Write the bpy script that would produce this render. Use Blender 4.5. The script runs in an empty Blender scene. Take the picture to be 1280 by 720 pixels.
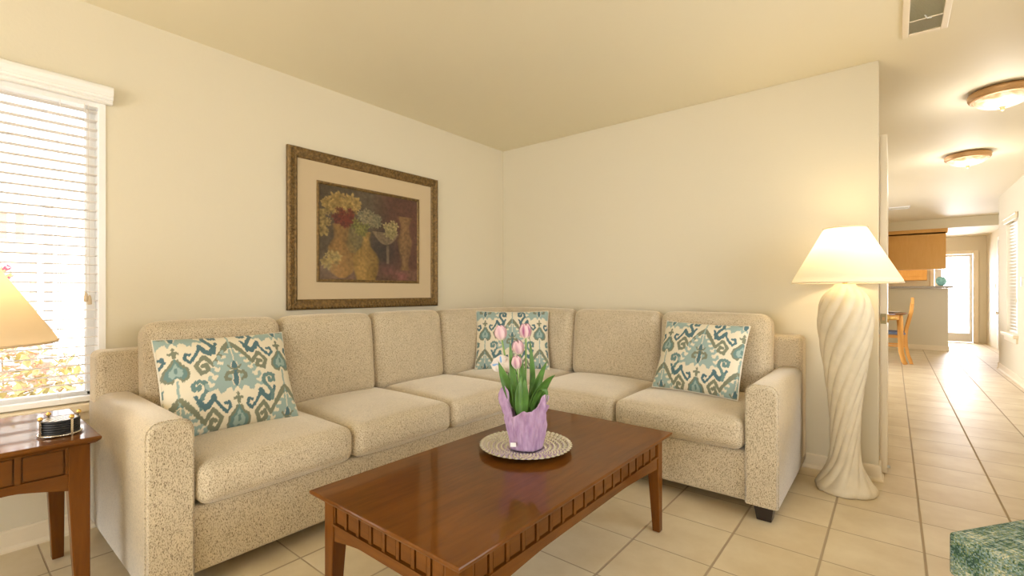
import bpy, bmesh, math, random
import numpy as np
from mathutils import Vector, Matrix
SC = bpy.context.scene
COL = SC.collection
PI = math.pi
rng = random.Random(7)

# ------------------------------------------------------------------ camera, world, lights, exposure
YAW = math.radians(39.0)
cam = bpy.data.objects.new('camera', bpy.data.cameras.new('camera'))
COL.objects.link(cam)
cam.location = (2.91, -3.456, 1.10)
cam.rotation_euler = (PI / 2, 0, YAW)
cam.data.sensor_width = 36.0
cam.data.lens = 36.0 * 588.0 / 1280.0
cam.data.shift_y = 4.0 / 1280.0
cam.data.clip_start = 0.05
SC.camera = cam
SC.view_settings.view_transform = 'Standard'
SC.view_settings.look = 'None'
SC.view_settings.gamma = 1.0
SC.view_settings.use_curve_mapping = False
SC.view_settings.exposure = -0.07
SC.cycles.use_denoising = True
SC.cycles.max_bounces = 10
SC.cycles.diffuse_bounces = 7
SC.cycles.transparent_max_bounces = 16
SC.cycles.sample_clamp_indirect = 6.0
SC.cycles.caustics_reflective = False
SC.cycles.caustics_refractive = False

world = bpy.data.worlds.new('daylight')
SC.world = world
world.use_nodes = True
wb = world.node_tree.nodes['Background']
wb.inputs[0].default_value = (1.0, 0.98, 0.96, 1)
wb.inputs[1].default_value = 6.2

def area(name, loc, direction, sx, sy, power, color):
    l = bpy.data.lights.new(name, 'AREA')
    l.shape = 'RECTANGLE'; l.size = sx; l.size_y = sy; l.energy = power; l.color = color
    o = bpy.data.objects.new(name, l); COL.objects.link(o)
    o.location = loc
    o.rotation_euler = Vector(direction).to_track_quat('-Z', 'Y').to_euler()
    return o
DAY = (1.0, 0.985, 0.955)
area('fill_behind_camera', (1.9, -6.34, 1.2), (0, 1, -0.05), 3.0, 2.0, 20, DAY)  # added daylight fill at an unseen opening behind the camera
area('fill_right_side', (4.30, -1.5, 1.45), (-1, 0.0, -0.05), 2.1, 1.3, 10, DAY)  # added fill from out of frame, brightens the right sofa arm
area('daylight_hall_window', (4.40, 5.16, 1.3), (-1, 0, -0.1), .9, 1.5, 42, (.95, .93, 1.0))
area('daylight_glass_door', (3.93, 10.9, 1.05), (0, -1, -0.05), 0.7, 1.8, 115, (.95, .93, 1.0))
area('fill_dining_side', (-0.24, 4.6, 1.4), (1, 0, 0), 2.2, 1.4, 210, (.95, .93, 1.0))  # unseen source added on the dining side to brighten hall and kitchen

# ------------------------------------------------------------------ node materials
def new_mat(name):
    m = bpy.data.materials.new(name); m.use_nodes = True
    nt = m.node_tree
    return m, nt, nt.nodes['Principled BSDF']
def nd(nt, typ, **kw):
    n = nt.nodes.new(typ)
    for k, v in kw.items():
        if k.startswith('i_'):
            key = k[2:]
            n.inputs[int(key) if key.isdigit() else key.replace('_', ' ')].default_value = v
        else:
            setattr(n, k, v)
    return n
def c4(c): return (c[0], c[1], c[2], 1)
def simple(name, color, rough=0.5, metal=0.0, bump=0.0, bscale=60.0, spec=0.5, var=0.0, vscale=8.0, coat=0.0):
    m, nt, b = new_mat(name)
    b.inputs['Base Color'].default_value = c4(color)
    b.inputs['Roughness'].default_value = rough
    b.inputs['Metallic'].default_value = metal
    b.inputs['Specular IOR Level'].default_value = spec
    b.inputs['Coat Weight'].default_value = coat
    b.inputs['Coat Roughness'].default_value = 0.06
    tc = nd(nt, 'ShaderNodeTexCoord')
    if var > 0:
        n = nd(nt, 'ShaderNodeTexNoise', i_Scale=vscale, i_Detail=4.0)
        nt.links.new(tc.outputs['Object'], n.inputs['Vector'])
        r = nd(nt, 'ShaderNodeValToRGB')
        r.color_ramp.elements[0].position = .3; r.color_ramp.elements[1].position = .7
        r.color_ramp.elements[0].color = c4([max(0, x * (1 - var)) for x in color])
        r.color_ramp.elements[1].color = c4([min(1, x * (1 + var)) for x in color])
        nt.links.new(n.outputs['Fac'], r.inputs['Fac'])
        nt.links.new(r.outputs['Color'], b.inputs['Base Color'])
    if bump > 0:
        n = nd(nt, 'ShaderNodeTexNoise', i_Scale=bscale, i_Detail=3.0)
        nt.links.new(tc.outputs['Object'], n.inputs['Vector'])
        bp = nd(nt, 'ShaderNodeBump', i_Strength=bump, i_Distance=0.004)
        nt.links.new(n.outputs['Fac'], bp.inputs['Height'])
        nt.links.new(bp.outputs['Normal'], b.inputs['Normal'])
    return m

WALLC = (0.71, 0.655, 0.51)
M = {}
M['wall'] = simple('cream_wall_paint', WALLC, 0.75, bump=.12, bscale=70, spec=.25)
M['ceil'] = simple('cream_ceiling_paint', (0.79, 0.725, 0.54), 0.6, bump=.05, bscale=40, spec=.4)
M['trim'] = simple('cream_gloss_trim', (0.83, 0.74, 0.57), 0.35)
M['white'] = simple('white_vinyl', (0.86, 0.86, 0.84), 0.4)
M['slat'] = None
M['cord'] = simple('pale_cord', (0.75, 0.70, 0.62), 0.8)
M['beige'] = simple('beige_plastic', (0.62, 0.50, 0.34), 0.5)
M['darkfoot'] = simple('espresso_wood', (0.022, 0.014, 0.010), 0.35)
M['bronze'] = simple('rubbed_bronze', (0.52, 0.31, 0.14), 0.42, 0.45)
M['brass'] = simple('aged_brass', (0.78, 0.52, 0.16), 0.3, 0.9)
M['oldbrass'] = simple('tarnished_brass', (0.34, 0.28, 0.14), 0.5, 0.6)
M['silver'] = simple('brushed_nickel', (0.72, 0.66, 0.56), 0.25, 1.0)
M['black'] = simple('black_rubber', (0.012, 0.012, 0.013), 0.45)
M['gold'] = simple('antique_gold_leaf', (0.20, 0.125, 0.045), 0.42, 0.55, bump=.6, bscale=170, var=.45, vscale=60)
M['mat'] = simple('tan_mount_board', (0.57, 0.46, 0.295), 0.8, bump=.1, bscale=300)
M['plaster'] = simple('ivory_plaster', (0.68, 0.60, 0.44), 0.6, bump=.35, bscale=55, var=.06, vscale=14)
M['leaf'] = simple('tulip_leaf', (0.085, 0.20, 0.035), 0.42, var=.3, vscale=18)
M['stem'] = simple('tulip_stem', (0.24, 0.40, 0.12), 0.5, var=.15)
M['soil'] = simple('potting_soil', (0.045, 0.03, 0.02), 0.95, bump=1.0, bscale=120)
M['oak'] = None
M['bluepad'] = simple('blue_seat_fabric', (0.18, 0.24, 0.36), 0.9, bump=.3, bscale=200, var=.2, vscale=60)
M['glaze'] = simple('turquoise_glass', (0.36, 0.86, 0.86), 0.12, var=.3, vscale=20)
M['china'] = simple('white_china', (0.85, 0.84, 0.80), 0.15)
M['granite'] = simple('grey_laminate', (0.42, 0.38, 0.32), 0.3, var=.25, vscale=90)
M['ground'] = simple('pale_paving', (0.62, 0.58, 0.52), 0.9, var=.1)
M['stucco'] = simple('white_stucco', (0.85, 0.83, 0.80), 0.9, bump=.3)
M['bluegrey'] = simple('blue_grey_post_paint', (0.36, 0.38, 0.46), 0.6)
M['palegrey'] = simple('pale_grey_post_paint', (0.55, 0.56, 0.55), 0.7)
M['pinkwood'] = simple('faded_red_wood', (0.60, 0.32, 0.25), 0.7)
M['bushleaf'] = simple('yellow_green_leaf', (0.50, 0.46, 0.20), 0.6, var=.4, vscale=9)
M['bushpink'] = simple('pink_petal', (0.78, 0.50, 0.45), 0.6, var=.25, vscale=12)
M['bushred'] = simple('crimson_petal', (0.72, 0.06, 0.14), 0.6, var=.2)
M['bark'] = simple('brown_twig', (0.20, 0.12, 0.06), 0.9)
M['lino'] = simple('linen_thread', (0.72, 0.68, 0.58), .9)

def weave_tex(nt, b, tc, sc, strength):
    n = nd(nt, 'ShaderNodeTexNoise', i_Scale=sc, i_Detail=2.0)
    nt.links.new(tc.outputs['Object'], n.inputs['Vector'])
    bp = nd(nt, 'ShaderNodeBump', i_Strength=strength, i_Distance=.003)
    nt.links.new(n.outputs['Fac'], bp.inputs['Height'])
    nt.links.new(bp.outputs['Normal'], b.inputs['Normal'])

def tweed():
    m, nt, b = new_mat('beige_tweed_upholstery')
    tc = nd(nt, 'ShaderNodeTexCoord')
    mp = nd(nt, 'ShaderNodeMapping'); mp.inputs['Scale'].default_value = (1, 1, .42)
    nt.links.new(tc.outputs['Object'], mp.inputs['Vector'])
    n1 = nd(nt, 'ShaderNodeTexNoise', i_Scale=390.0, i_Detail=2.0, i_Roughness=.6)
    n2 = nd(nt, 'ShaderNodeTexNoise', i_Scale=9.0, i_Detail=3.0)
    nt.links.new(mp.outputs['Vector'], n1.inputs['Vector'])
    nt.links.new(tc.outputs['Object'], n2.inputs['Vector'])
    r = nd(nt, 'ShaderNodeValToRGB')
    e = r.color_ramp.elements
    e[0].position = .34; e[0].color = (.15, .11, .062, 1)
    e[1].position = .56; e[1].color = (.67, .58, .42, 1)
    k = e.new(.45); k.color = (.55, .465, .33, 1)
    nt.links.new(n1.outputs['Fac'], r.inputs['Fac'])
    mx = nd(nt, 'ShaderNodeMix', data_type='RGBA', blend_type='MULTIPLY')
    mx.inputs['Factor'].default_value = .35
    r2 = nd(nt, 'ShaderNodeValToRGB')
    r2.color_ramp.elements[0].position = .3; r2.color_ramp.elements[0].color = (.75, .75, .75, 1)
    r2.color_ramp.elements[1].position = .7
    nt.links.new(n2.outputs['Fac'], r2.inputs['Fac'])
    nt.links.new(r.outputs['Color'], mx.inputs[6]); nt.links.new(r2.outputs['Color'], mx.inputs[7])
    nt.links.new(mx.outputs[2], b.inputs['Base Color'])
    b.inputs['Roughness'].default_value = .92
    b.inputs['Specular IOR Level'].default_value = .15
    b.inputs['Sheen Weight'].default_value = .9
    b.inputs['Sheen Roughness'].default_value = .42
    b.inputs['Sheen Tint'].default_value = (1, .93, .82, 1)
    bp = nd(nt, 'ShaderNodeBump', i_Strength=.5, i_Distance=.003)
    nt.links.new(n1.outputs['Fac'], bp.inputs['Height'])
    nt.links.new(bp.outputs['Normal'], b.inputs['Normal'])
    return m
M['tweed'] = tweed()

def wood(name, dark, light, axis, rough=.25, coat=.0, scale=5.0):
    m, nt, b = new_mat(name)
    tc = nd(nt, 'ShaderNodeTexCoord')
    mp = nd(nt, 'ShaderNodeMapping')
    s = [7, 7, 7]; s[axis] = .8
    mp.inputs['Scale'].default_value = s
    nt.links.new(tc.outputs['Object'], mp.inputs['Vector'])
    n = nd(nt, 'ShaderNodeTexNoise', i_Scale=scale, i_Detail=6.0, i_Roughness=.62, i_Distortion=.4)
    nt.links.new(mp.outputs['Vector'], n.inputs['Vector'])
    n3 = nd(nt, 'ShaderNodeTexNoise', i_Scale=2.2, i_Detail=2.0)
    nt.links.new(tc.outputs['Object'], n3.inputs['Vector'])
    ad = nd(nt, 'ShaderNodeMath', operation='MULTIPLY_ADD'); ad.inputs[1].default_value = .5
    nt.links.new(n3.outputs['Fac'], ad.inputs[0])
    ml = nd(nt, 'ShaderNodeMath', operation='MULTIPLY'); ml.inputs[1].default_value = .5
    nt.links.new(n.outputs['Fac'], ml.inputs[0]); nt.links.new(ml.outputs[0], ad.inputs[2])
    r = nd(nt, 'ShaderNodeValToRGB')
    r.color_ramp.elements[0].position = .30; r.color_ramp.elements[0].color = c4(dark)
    r.color_ramp.elements[1].position = .70; r.color_ramp.elements[1].color = c4(light)
    nt.links.new(ad.outputs[0], r.inputs['Fac'])
    nt.links.new(r.outputs['Color'], b.inputs['Base Color'])
    b.inputs['Roughness'].default_value = rough
    b.inputs['Coat Weight'].default_value = coat
    b.inputs['Coat Roughness'].default_value = .05
    b.inputs['Specular IOR Level'].default_value = .06
    return m
CD, CL = (.075, .022, .003), (.185, .064, .008)
M['cherryX'] = wood('cherry_wood_crosswise', CD, CL, 0, .35, .5)
M['cherryY'] = wood('cherry_wood_lengthwise', CD, CL, 1, .35, .5)
M['cherryZ'] = wood('cherry_wood_upright', CD, CL, 2, .28, .3)
M['oak'] = wood('golden_oak', (.58, .28, .07), (.72, .40, .12), 2, .35)
M['maple'] = wood('honey_maple', (.68, .37, .11), (.76, .45, .16), 2, .35)

def tile_mat():
    m, nt, b = new_mat('cream_ceramic_tile')
    tc = nd(nt, 'ShaderNodeTexCoord')
    sp = nd(nt, 'ShaderNodeSeparateXYZ')
    nt.links.new(tc.outputs['Object'], sp.inputs[0])
    P = 0.3335
    def math_(op, a, bb=None):
        n = nd(nt, 'ShaderNodeMath', operation=op)
        for i, v in enumerate((a, bb)):
            if v is None: continue
            if isinstance(v, (int, float)): n.inputs[i].default_value = v
            else: nt.links.new(v, n.inputs[i])
        return n.outputs[0]
    masks, cells = [], []
    for out, off, w in ((sp.outputs[0], 2.012 - 20 * P, .0085), (sp.outputs[1], -1.163 - 30 * P, .0055)):
        t = math_('DIVIDE', math_('SUBTRACT', out, off), P)
        cells.append(math_('FLOOR', t))
        fr = math_('FRACT', t)
        d = math_('MINIMUM', fr, math_('SUBTRACT', 1.0, fr))
        mr = nd(nt, 'ShaderNodeMapRange'); mr.interpolation_type = 'SMOOTHSTEP'
        mr.inputs['From Min'].default_value = w / P * .3; mr.inputs['From Max'].default_value = w / P * .75
        nt.links.new(d, mr.inputs['Value'])
        masks.append(mr.outputs[0])
    tile = math_('MINIMUM', masks[0], masks[1])
    cv = nd(nt, 'ShaderNodeCombineXYZ')
    nt.links.new(cells[0], cv.inputs[0]); nt.links.new(cells[1], cv.inputs[1])
    wn = nd(nt, 'ShaderNodeTexWhiteNoise'); nt.links.new(cv.outputs[0], wn.inputs['Vector'])
    n = nd(nt, 'ShaderNodeTexNoise', i_Scale=3.2, i_Detail=5.0, i_Roughness=.6)
    va = nd(nt, 'ShaderNodeVectorMath', operation='MULTIPLY_ADD')
    va.inputs[1].default_value = (7, 7, 7)
    nt.links.new(wn.outputs['Color'], va.inputs[0]); nt.links.new(tc.outputs['Object'], va.inputs[2])
    nt.links.new(va.outputs[0], n.inputs['Vector'])
    r = nd(nt, 'ShaderNodeValToRGB')
    r.color_ramp.elements[0].position = .3; r.color_ramp.elements[0].color = (.59, .475, .29, 1)
    r.color_ramp.elements[1].position = .7; r.color_ramp.elements[1].color = (.73, .635, .445, 1)
    nt.links.new(n.outputs['Fac'], r.inputs['Fac'])
    mx = nd(nt, 'ShaderNodeMix', data_type='RGBA')
    nt.links.new(tile, mx.inputs['Factor'])
    mx.inputs[6].default_value = (.40, .31, .20, 1)
    nt.links.new(r.outputs['Color'], mx.inputs[7])
    nt.links.new(mx.outputs[2], b.inputs['Base Color'])
    rr = nd(nt, 'ShaderNodeMapRange'); rr.inputs['To Min'].default_value = .85; rr.inputs['To Max'].default_value = .44
    nt.links.new(tile, rr.inputs['Value']); nt.links.new(rr.outputs[0], b.inputs['Roughness'])
    bp = nd(nt, 'ShaderNodeBump', i_Strength=.6, i_Distance=.002)
    nt.links.new(tile, bp.inputs['Height']); nt.links.new(bp.outputs['Normal'], b.inputs['Normal'])
    return m
M['tile'] = tile_mat()

def vcol(name, rough=.85, bump=.15, bscale=350, sheen=0.0, trans=0.0, spec=.3):
    m, nt, b = new_mat(name)
    a = nd(nt, 'ShaderNodeAttribute', attribute_name='Col')
    nt.links.new(a.outputs['Color'], b.inputs['Base Color'])
    b.inputs['Roughness'].default_value = rough
    b.inputs['Specular IOR Level'].default_value = spec
    b.inputs['Sheen Weight'].default_value = sheen
    if trans:
        b.inputs['Subsurface Weight'].default_value = trans
        b.inputs['Subsurface Radius'].default_value = (.01, .006, .006)
    if bump:
        tc = nd(nt, 'ShaderNodeTexCoord'); weave_tex(nt, b, tc, bscale, bump)
    return m
M['ikat'] = vcol('ikat_printed_linen', .9, .25, 420, .1)
M['painting'] = vcol('painted_print', .55, .1, 120)
M['petal'] = vcol('tulip_petal', .45, 0, trans=.25)
M['blossom'] = vcol('white_blossom_petal', .6, 0, trans=.2)
M['pinkled'] = vcol('oriental_bush', .6, 0)

def glass_pane(name, tint=(1, 1, 1), ior=1.45, refl=1.0):
    m, nt, b = new_mat(name)
    out = nt.nodes['Material Output']
    tr = nd(nt, 'ShaderNodeBsdfTransparent'); tr.inputs[0].default_value = c4(tint)
    gl = nd(nt, 'ShaderNodeBsdfGlossy'); gl.inputs['Roughness'].default_value = .02
    fr = nd(nt, 'ShaderNodeFresnel'); fr.inputs['IOR'].default_value = ior
    mx = nd(nt, 'ShaderNodeMixShader')
    ml = nd(nt, 'ShaderNodeMath', operation='MULTIPLY'); ml.inputs[1].default_value = refl
    nt.links.new(fr.outputs[0], ml.inputs[0]); nt.links.new(ml.outputs[0], mx.inputs[0])
    nt.links.new(tr.outputs[0], mx.inputs[1]); nt.links.new(gl.outputs[0], mx.inputs[2])
    nt.links.new(mx.outputs[0], out.inputs['Surface'])
    return m
M['glass'] = glass_pane('clear_window_glass')
M['picglass'] = glass_pane('picture_glass', ior=1.5, refl=.75)

def shade_mat(name, col, tcol, mixf):
    m, nt, b = new_mat(name)
    out = nt.nodes['Material Output']
    d = nd(nt, 'ShaderNodeBsdfDiffuse'); d.inputs[0].default_value = c4(col)
    t = nd(nt, 'ShaderNodeBsdfTranslucent'); t.inputs[0].default_value = c4(tcol)
    tc = nd(nt, 'ShaderNodeTexCoord')
    mp = nd(nt, 'ShaderNodeMapping'); mp.inputs['Scale'].default_value = (1, 1, .15)
    nt.links.new(tc.outputs['Object'], mp.inputs[0])
    n = nd(nt, 'ShaderNodeTexNoise', i_Scale=240.0, i_Detail=2.0); nt.links.new(mp.outputs[0], n.inputs['Vector'])
    bp = nd(nt, 'ShaderNodeBump', i_Strength=.25, i_Distance=.002); nt.links.new(n.outputs['Fac'], bp.inputs['Height'])
    nt.links.new(bp.outputs[0], d.inputs['Normal'])
    mx = nd(nt, 'ShaderNodeMixShader'); mx.inputs[0].default_value = mixf
    nt.links.new(d.outputs[0], mx.inputs[1]); nt.links.new(t.outputs[0], mx.inputs[2])
    nt.links.new(mx.outputs[0], out.inputs['Surface'])
    return m
M['slat'] = shade_mat('white_blind_slat', (.90, .87, .83), (.93, .90, .86), .55)
M['shade'] = shade_mat('cream_linen_shade', (.86, .81, .70), (.90, .84, .70), .42)
M['shade_tan'] = shade_mat('tan_linen_shade', (.76, .64, .47), (.80, .68, .47), .38)

def emit(name, col, s):
    m, nt, b = new_mat(name)
    b.inputs['Base Color'].default_value = c4(col)
    b.inputs['Emission Color'].default_value = c4(col)
    b.inputs['Emission Strength'].default_value = s
    return m
M['bulb'] = emit('lit_bulb', (1, .78, .45), 8.0)
def alabaster():
    m, nt, b = new_mat('lit_alabaster_glass')
    tc = nd(nt, 'ShaderNodeTexCoord')
    n = nd(nt, 'ShaderNodeTexNoise', i_Scale=11.0, i_Detail=4.0, i_Distortion=1.2)
    nt.links.new(tc.outputs['Object'], n.inputs['Vector'])
    r = nd(nt, 'ShaderNodeValToRGB')
    r.color_ramp.elements[0].position = .35; r.color_ramp.elements[0].color = (.72, .50, .26, 1)
    r.color_ramp.elements[1].position = .6; r.color_ramp.elements[1].color = (1, .90, .70, 1)
    nt.links.new(n.outputs['Fac'], r.inputs['Fac'])
    nt.links.new(r.outputs['Color'], b.inputs['Base Color']); nt.links.new(r.outputs['Color'], b.inputs['Emission Color'])
    b.inputs['Emission Strength'].default_value = .45
    b.inputs['Roughness'].default_value = .25
    return m
M['alabaster'] = alabaster()

def paper():
    m, nt, b = new_mat('lilac_crepe_paper')
    tc = nd(nt, 'ShaderNodeTexCoord')
    mp = nd(nt, 'ShaderNodeMapping'); mp.inputs['Scale'].default_value = (1, 1, .25)
    nt.links.new(tc.outputs['Object'], mp.inputs[0])
    n = nd(nt, 'ShaderNodeTexNoise', i_Scale=55.0, i_Detail=5.0); nt.links.new(mp.outputs[0], n.inputs['Vector'])
    r = nd(nt, 'ShaderNodeValToRGB')
    r.color_ramp.elements[0].position = .3; r.color_ramp.elements[0].color = (.36, .21, .39, 1)
    r.color_ramp.elements[1].position = .65; r.color_ramp.elements[1].color = (.56, .39, .58, 1)
    nt.links.new(n.outputs['Fac'], r.inputs['Fac']); nt.links.new(r.outputs['Color'], b.inputs['Base Color'])
    b.inputs['Roughness'].default_value = .6
    bp = nd(nt, 'ShaderNodeBump', i_Strength=1.0, i_Distance=.008); nt.links.new(n.outputs['Fac'], bp.inputs['Height'])
    nt.links.new(bp.outputs[0], b.inputs['Normal'])
    return m
M['paper'] = paper()

def platem():
    m, nt, b = new_mat('pewter_glass')
    b.inputs['Base Color'].default_value = (.74, .73, .70, 1)
    b.inputs['Metallic'].default_value = .85
    b.inputs['Roughness'].default_value = .16
    return m
M['plate'] = platem()

def patchwork():
    m, nt, b = new_mat('green_woven_patchwork')
    tc = nd(nt, 'ShaderNodeTexCoord')
    rot = nd(nt, 'ShaderNodeMapping'); rot.inputs['Rotation'].default_value = (0, 0, -math.atan2(.80, .595))
    nt.links.new(tc.outputs['Object'], rot.inputs[0])
    def cells(sc):
        m1 = nd(nt, 'ShaderNodeVectorMath', operation='MULTIPLY'); m1.inputs[1].default_value = sc
        nt.links.new(rot.outputs[0], m1.inputs[0])
        f = nd(nt, 'ShaderNodeVectorMath', operation='FLOOR'); nt.links.new(m1.outputs[0], f.inputs[0])
        w = nd(nt, 'ShaderNodeTexWhiteNoise'); nt.links.new(f.outputs[0], w.inputs['Vector']); return w.outputs['Value']
    def nz(scale):
        n = nd(nt, 'ShaderNodeTexNoise', i_Scale=scale, i_Detail=2.0); nt.links.new(rot.outputs[0], n.inputs['Vector']); return n.outputs['Fac']
    def mad(x, k, y):
        n = nd(nt, 'ShaderNodeMath', operation='MULTIPLY_ADD'); n.inputs[1].default_value = k
        nt.links.new(x, n.inputs[0])
        if isinstance(y, float): n.inputs[2].default_value = y
        else: nt.links.new(y, n.inputs[2])
        return n.outputs[0]
    warp = cells((300, 34, 44)); weft = cells((34, 300, 300)); fine = cells((300, 300, 300)); big = nz(17.0)
    ad2v = mad(warp, .20, mad(weft, .20, mad(fine, .14, mad(big, .55, -.04))))
    class _A: pass
    ad2 = _A(); ad2.outputs = [ad2v]; ad = _A(); ad.outputs = [fine]
    r = nd(nt, 'ShaderNodeValToRGB'); e = r.color_ramp.elements
    e[0].position = .34; e[0].color = (.025, .075, .055, 1)
    e[1].position = .70; e[1].color = (.62, .60, .38, 1)
    for p, c in ((.42, (.09, .17, .07)), (.48, (.17, .27, .30)), (.53, (.24, .27, .09)), (.59, (.28, .40, .38))):
        k = e.new(p); k.color = c4(c)
    nt.links.new(ad2.outputs[0], r.inputs['Fac']); nt.links.new(r.outputs['Color'], b.inputs['Base Color'])
    b.inputs['Roughness'].default_value = .85
    bp = nd(nt, 'ShaderNodeBump', i_Strength=.6, i_Distance=.004); nt.links.new(ad.outputs[0], bp.inputs['Height'])
    nt.links.new(bp.outputs[0], b.inputs['Normal'])
    return m
M['patch'] = patchwork()

# ------------------------------------------------------------------ geometry helpers
class G:
    """collects world-space geometry, then links it as one mesh object"""
    def __init__(s): s.v = []; s.f = []; s.mi = []; s.cur = 0
    def add(s, vs, fs):
        o = len(s.v); s.v += [tuple(x) for x in vs]
        s.f += [tuple(i + o for i in f) for f in fs]; s.mi += [s.cur] * len(fs)
    def box(s, x0, x1, y0, y1, z0, z1, mat=None):
        vs = [Vector((x, y, z)) for z in (z0, z1) for y in (y0, y1) for x in (x0, x1)]
        if mat is not None: vs = [mat @ v for v in vs]
        s.add(vs, [(0, 2, 3, 1), (4, 5, 7, 6), (0, 1, 5, 4), (2, 6, 7, 3), (0, 4, 6, 2), (1, 3, 7, 5)])
    def hexa(s, b, t):   # bottom ring and top ring of 4 points, counter-clockwise
        s.add(list(b) + list(t), [(3, 2, 1, 0), (4, 5, 6, 7)] + [(i, (i + 1) % 4, 4 + (i + 1) % 4, 4 + i) for i in range(4)])
    def lathe(s, prof, c, n=48, rf=None, cap=True):
        vs = []; fs = []
        for k, (r, z) in enumerate(prof):
            for i in range(n):
                a = 2 * PI * i / n
                rr = rf(r, z, a) if rf else r
                vs.append((c[0] + rr * math.cos(a), c[1] + rr * math.sin(a), c[2] + z))
        for k in range(len(prof) - 1):
            for i in range(n):
                j = (i + 1) % n
                fs.append((k * n + i, k * n + j, (k + 1) * n + j, (k + 1) * n + i))
        if cap:
            fs.append(tuple(range(n - 1, -1, -1))); fs.append(tuple((len(prof) - 1) * n + i for i in range(n)))
        s.add(vs, fs)
    def tube(s, pts, r, n=8, r1=None):
        pts = [Vector(p) for p in pts]; vs = []; fs = []
        up = Vector((0, 0, 1))
        for k, p in enumerate(pts):
            t = (pts[min(k + 1, len(pts) - 1)] - pts[max(k - 1, 0)]).normalized()
            a = t.cross(up)
            if a.length < 1e-3: a = t.cross(Vector((1, 0, 0)))
            a.normalize(); b = t.cross(a)
            rr = r if r1 is None else r + (r1 - r) * k / (len(pts) - 1)
            for i in range(n):
                q = 2 * PI * i / n
                vs.append(p + a * rr * math.cos(q) + b * rr * math.sin(q))
        for k in range(len(pts) - 1):
            for i in range(n):
                j = (i + 1) % n
                fs.append((k * n + j, k * n + i, (k + 1) * n + i, (k + 1) * n + j))
        fs.append(tuple(range(n))); fs.append(tuple((len(pts) - 1) * n + i for i in range(n - 1, -1, -1)))
        s.add(vs, fs)
    def ball(s, c, r, n=12):
        s.lathe([(max(1e-4, r * math.sin(PI * k / 8)), -r * math.cos(PI * k / 8)) for k in range(9)], c, n, cap=False)
    def prism(s, poly, fn):   # poly: list of 2d points; fn(u,v,side) -> world point; side 0/1
        n = len(poly)
        vs = [fn(u, v, 0) for u, v in poly] + [fn(u, v, 1) for u, v in poly]
        fs = [tuple(range(n - 1, -1, -1)), tuple(range(n, 2 * n))]
        fs += [(i, (i + 1) % n, n + (i + 1) % n, n + i) for i in range(n)]
        s.add(vs, fs)
    def cushion(s, M4, hx, hy, hz, r, puff=(0, 0, 0), n=14, rz=None):
        """rounded, softly puffed block; M4 places it"""
        def lin(h):
            rr = min(r, h * .98)
            inner = [(-h + rr) + (2 * (h - rr)) * i / n for i in range(n + 1)]
            c = [-h + rr * (1 - math.cos(q)) for q in (0, .35, .7, 1.05)]
            c2 = [-x for x in reversed(c)]
            L = [-h, -h + rr * .12, -h + rr * .35, -h + rr * .65] + inner + [h - rr * .65, h - rr * .35, h - rr * .12, h]
            return L
        X, Y, Z = lin(hx), lin(hy), lin(hz)
        hs = (hx, hy, hz); ri = [min(r, h * .98) for h in hs]
        def proj(p):
            q = [max(-hs[i] + ri[i], min(hs[i] - ri[i], p[i])) for i in range(3)]
            d = Vector([(p[i] - q[i]) / ri[i] for i in range(3)])
            mx = max(abs(d.x), abs(d.y), abs(d.z))
            if mx > 1e-9:
                d = d.normalized() * mx
            w = Vector([q[i] + d[i] * ri[i] for i in range(3)])
            u = [p[i] / hs[i] for i in range(3)]
            for i in range(3):
                if puff[i]:
                    j, k = (i + 1) % 3, (i + 2) % 3
                    w[i] += puff[i] * u[i] * (1 - abs(u[j]) ** 2.5) * (1 - abs(u[k]) ** 2.5)
            return M4 @ w
        for ax, A, B in ((0, Y, Z), (1, Z, X), (2, X, Y)):
            for sg in (-1, 1):
                vs = []; na, nb = len(A), len(B)
                for a in A:
                    for b in B:
                        p = [0, 0, 0]; p[ax] = sg * hs[ax]; p[(ax + 1) % 3] = a; p[(ax + 2) % 3] = b
                        vs.append(proj(p))
                fs = []
                for i in range(na - 1):
                    for j in range(nb - 1):
                        q = (i * nb + j, (i + 1) * nb + j, (i + 1) * nb + j + 1, i * nb + j + 1)
                        fs.append(q if sg > 0 else q[::-1])
                s.add(vs, fs)
    def build(s, name, mat, parent=None, smooth=False, bevel=0.0, weld=False, cols=None, seg=2, auto=None):
        base = ROOTLOC.get(parent.name, Vector((0, 0, 0))) if parent else Vector((0, 0, 0))
        me = bpy.data.meshes.new(name)
        me.from_pydata([Vector(v) - base for v in s.v], [], s.f)
        mats = mat if isinstance(mat, (list, tuple)) else [mat]
        for mm in mats: me.materials.append(mm)
        if len(mats) > 1: me.polygons.foreach_set('material_index', s.mi)
        if cols is not None:
            at = me.color_attributes.new('Col', 'FLOAT_COLOR', 'POINT')
            buf = np.ones((len(s.v), 4), dtype=np.float32); buf[:, :3] = cols
            at.data.foreach_set('color', buf.ravel())
        if weld or auto:
            bm = bmesh.new(); bm.from_mesh(me)
            if weld: bmesh.ops.remove_doubles(bm, verts=bm.verts, dist=1e-5)
            bm.to_mesh(me); bm.free()
        if smooth: me.polygons.foreach_set('use_smooth', [True] * len(me.polygons))
        me.update()
        o = bpy.data.objects.new(name, me); COL.objects.link(o)
        if parent:
            o.parent = parent
            ROOTLOC[o.name] = base
        else:
            ROOTLOC[o.name] = Vector((0, 0, 0))
        if bevel:
            b = o.modifiers.new('edge', 'BEVEL'); b.width = bevel; b.segments = seg; b.limit_method = 'ANGLE'; b.angle_limit = .7
            b.harden_normals = False
        return o
ROOTLOC = {}
def tag(o, label=None, cat=None, group=None, kind=None):
    if label: o['label'] = label
    if cat: o['category'] = cat
    if group: o['group'] = group
    if kind: o['kind'] = kind
    return o
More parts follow.
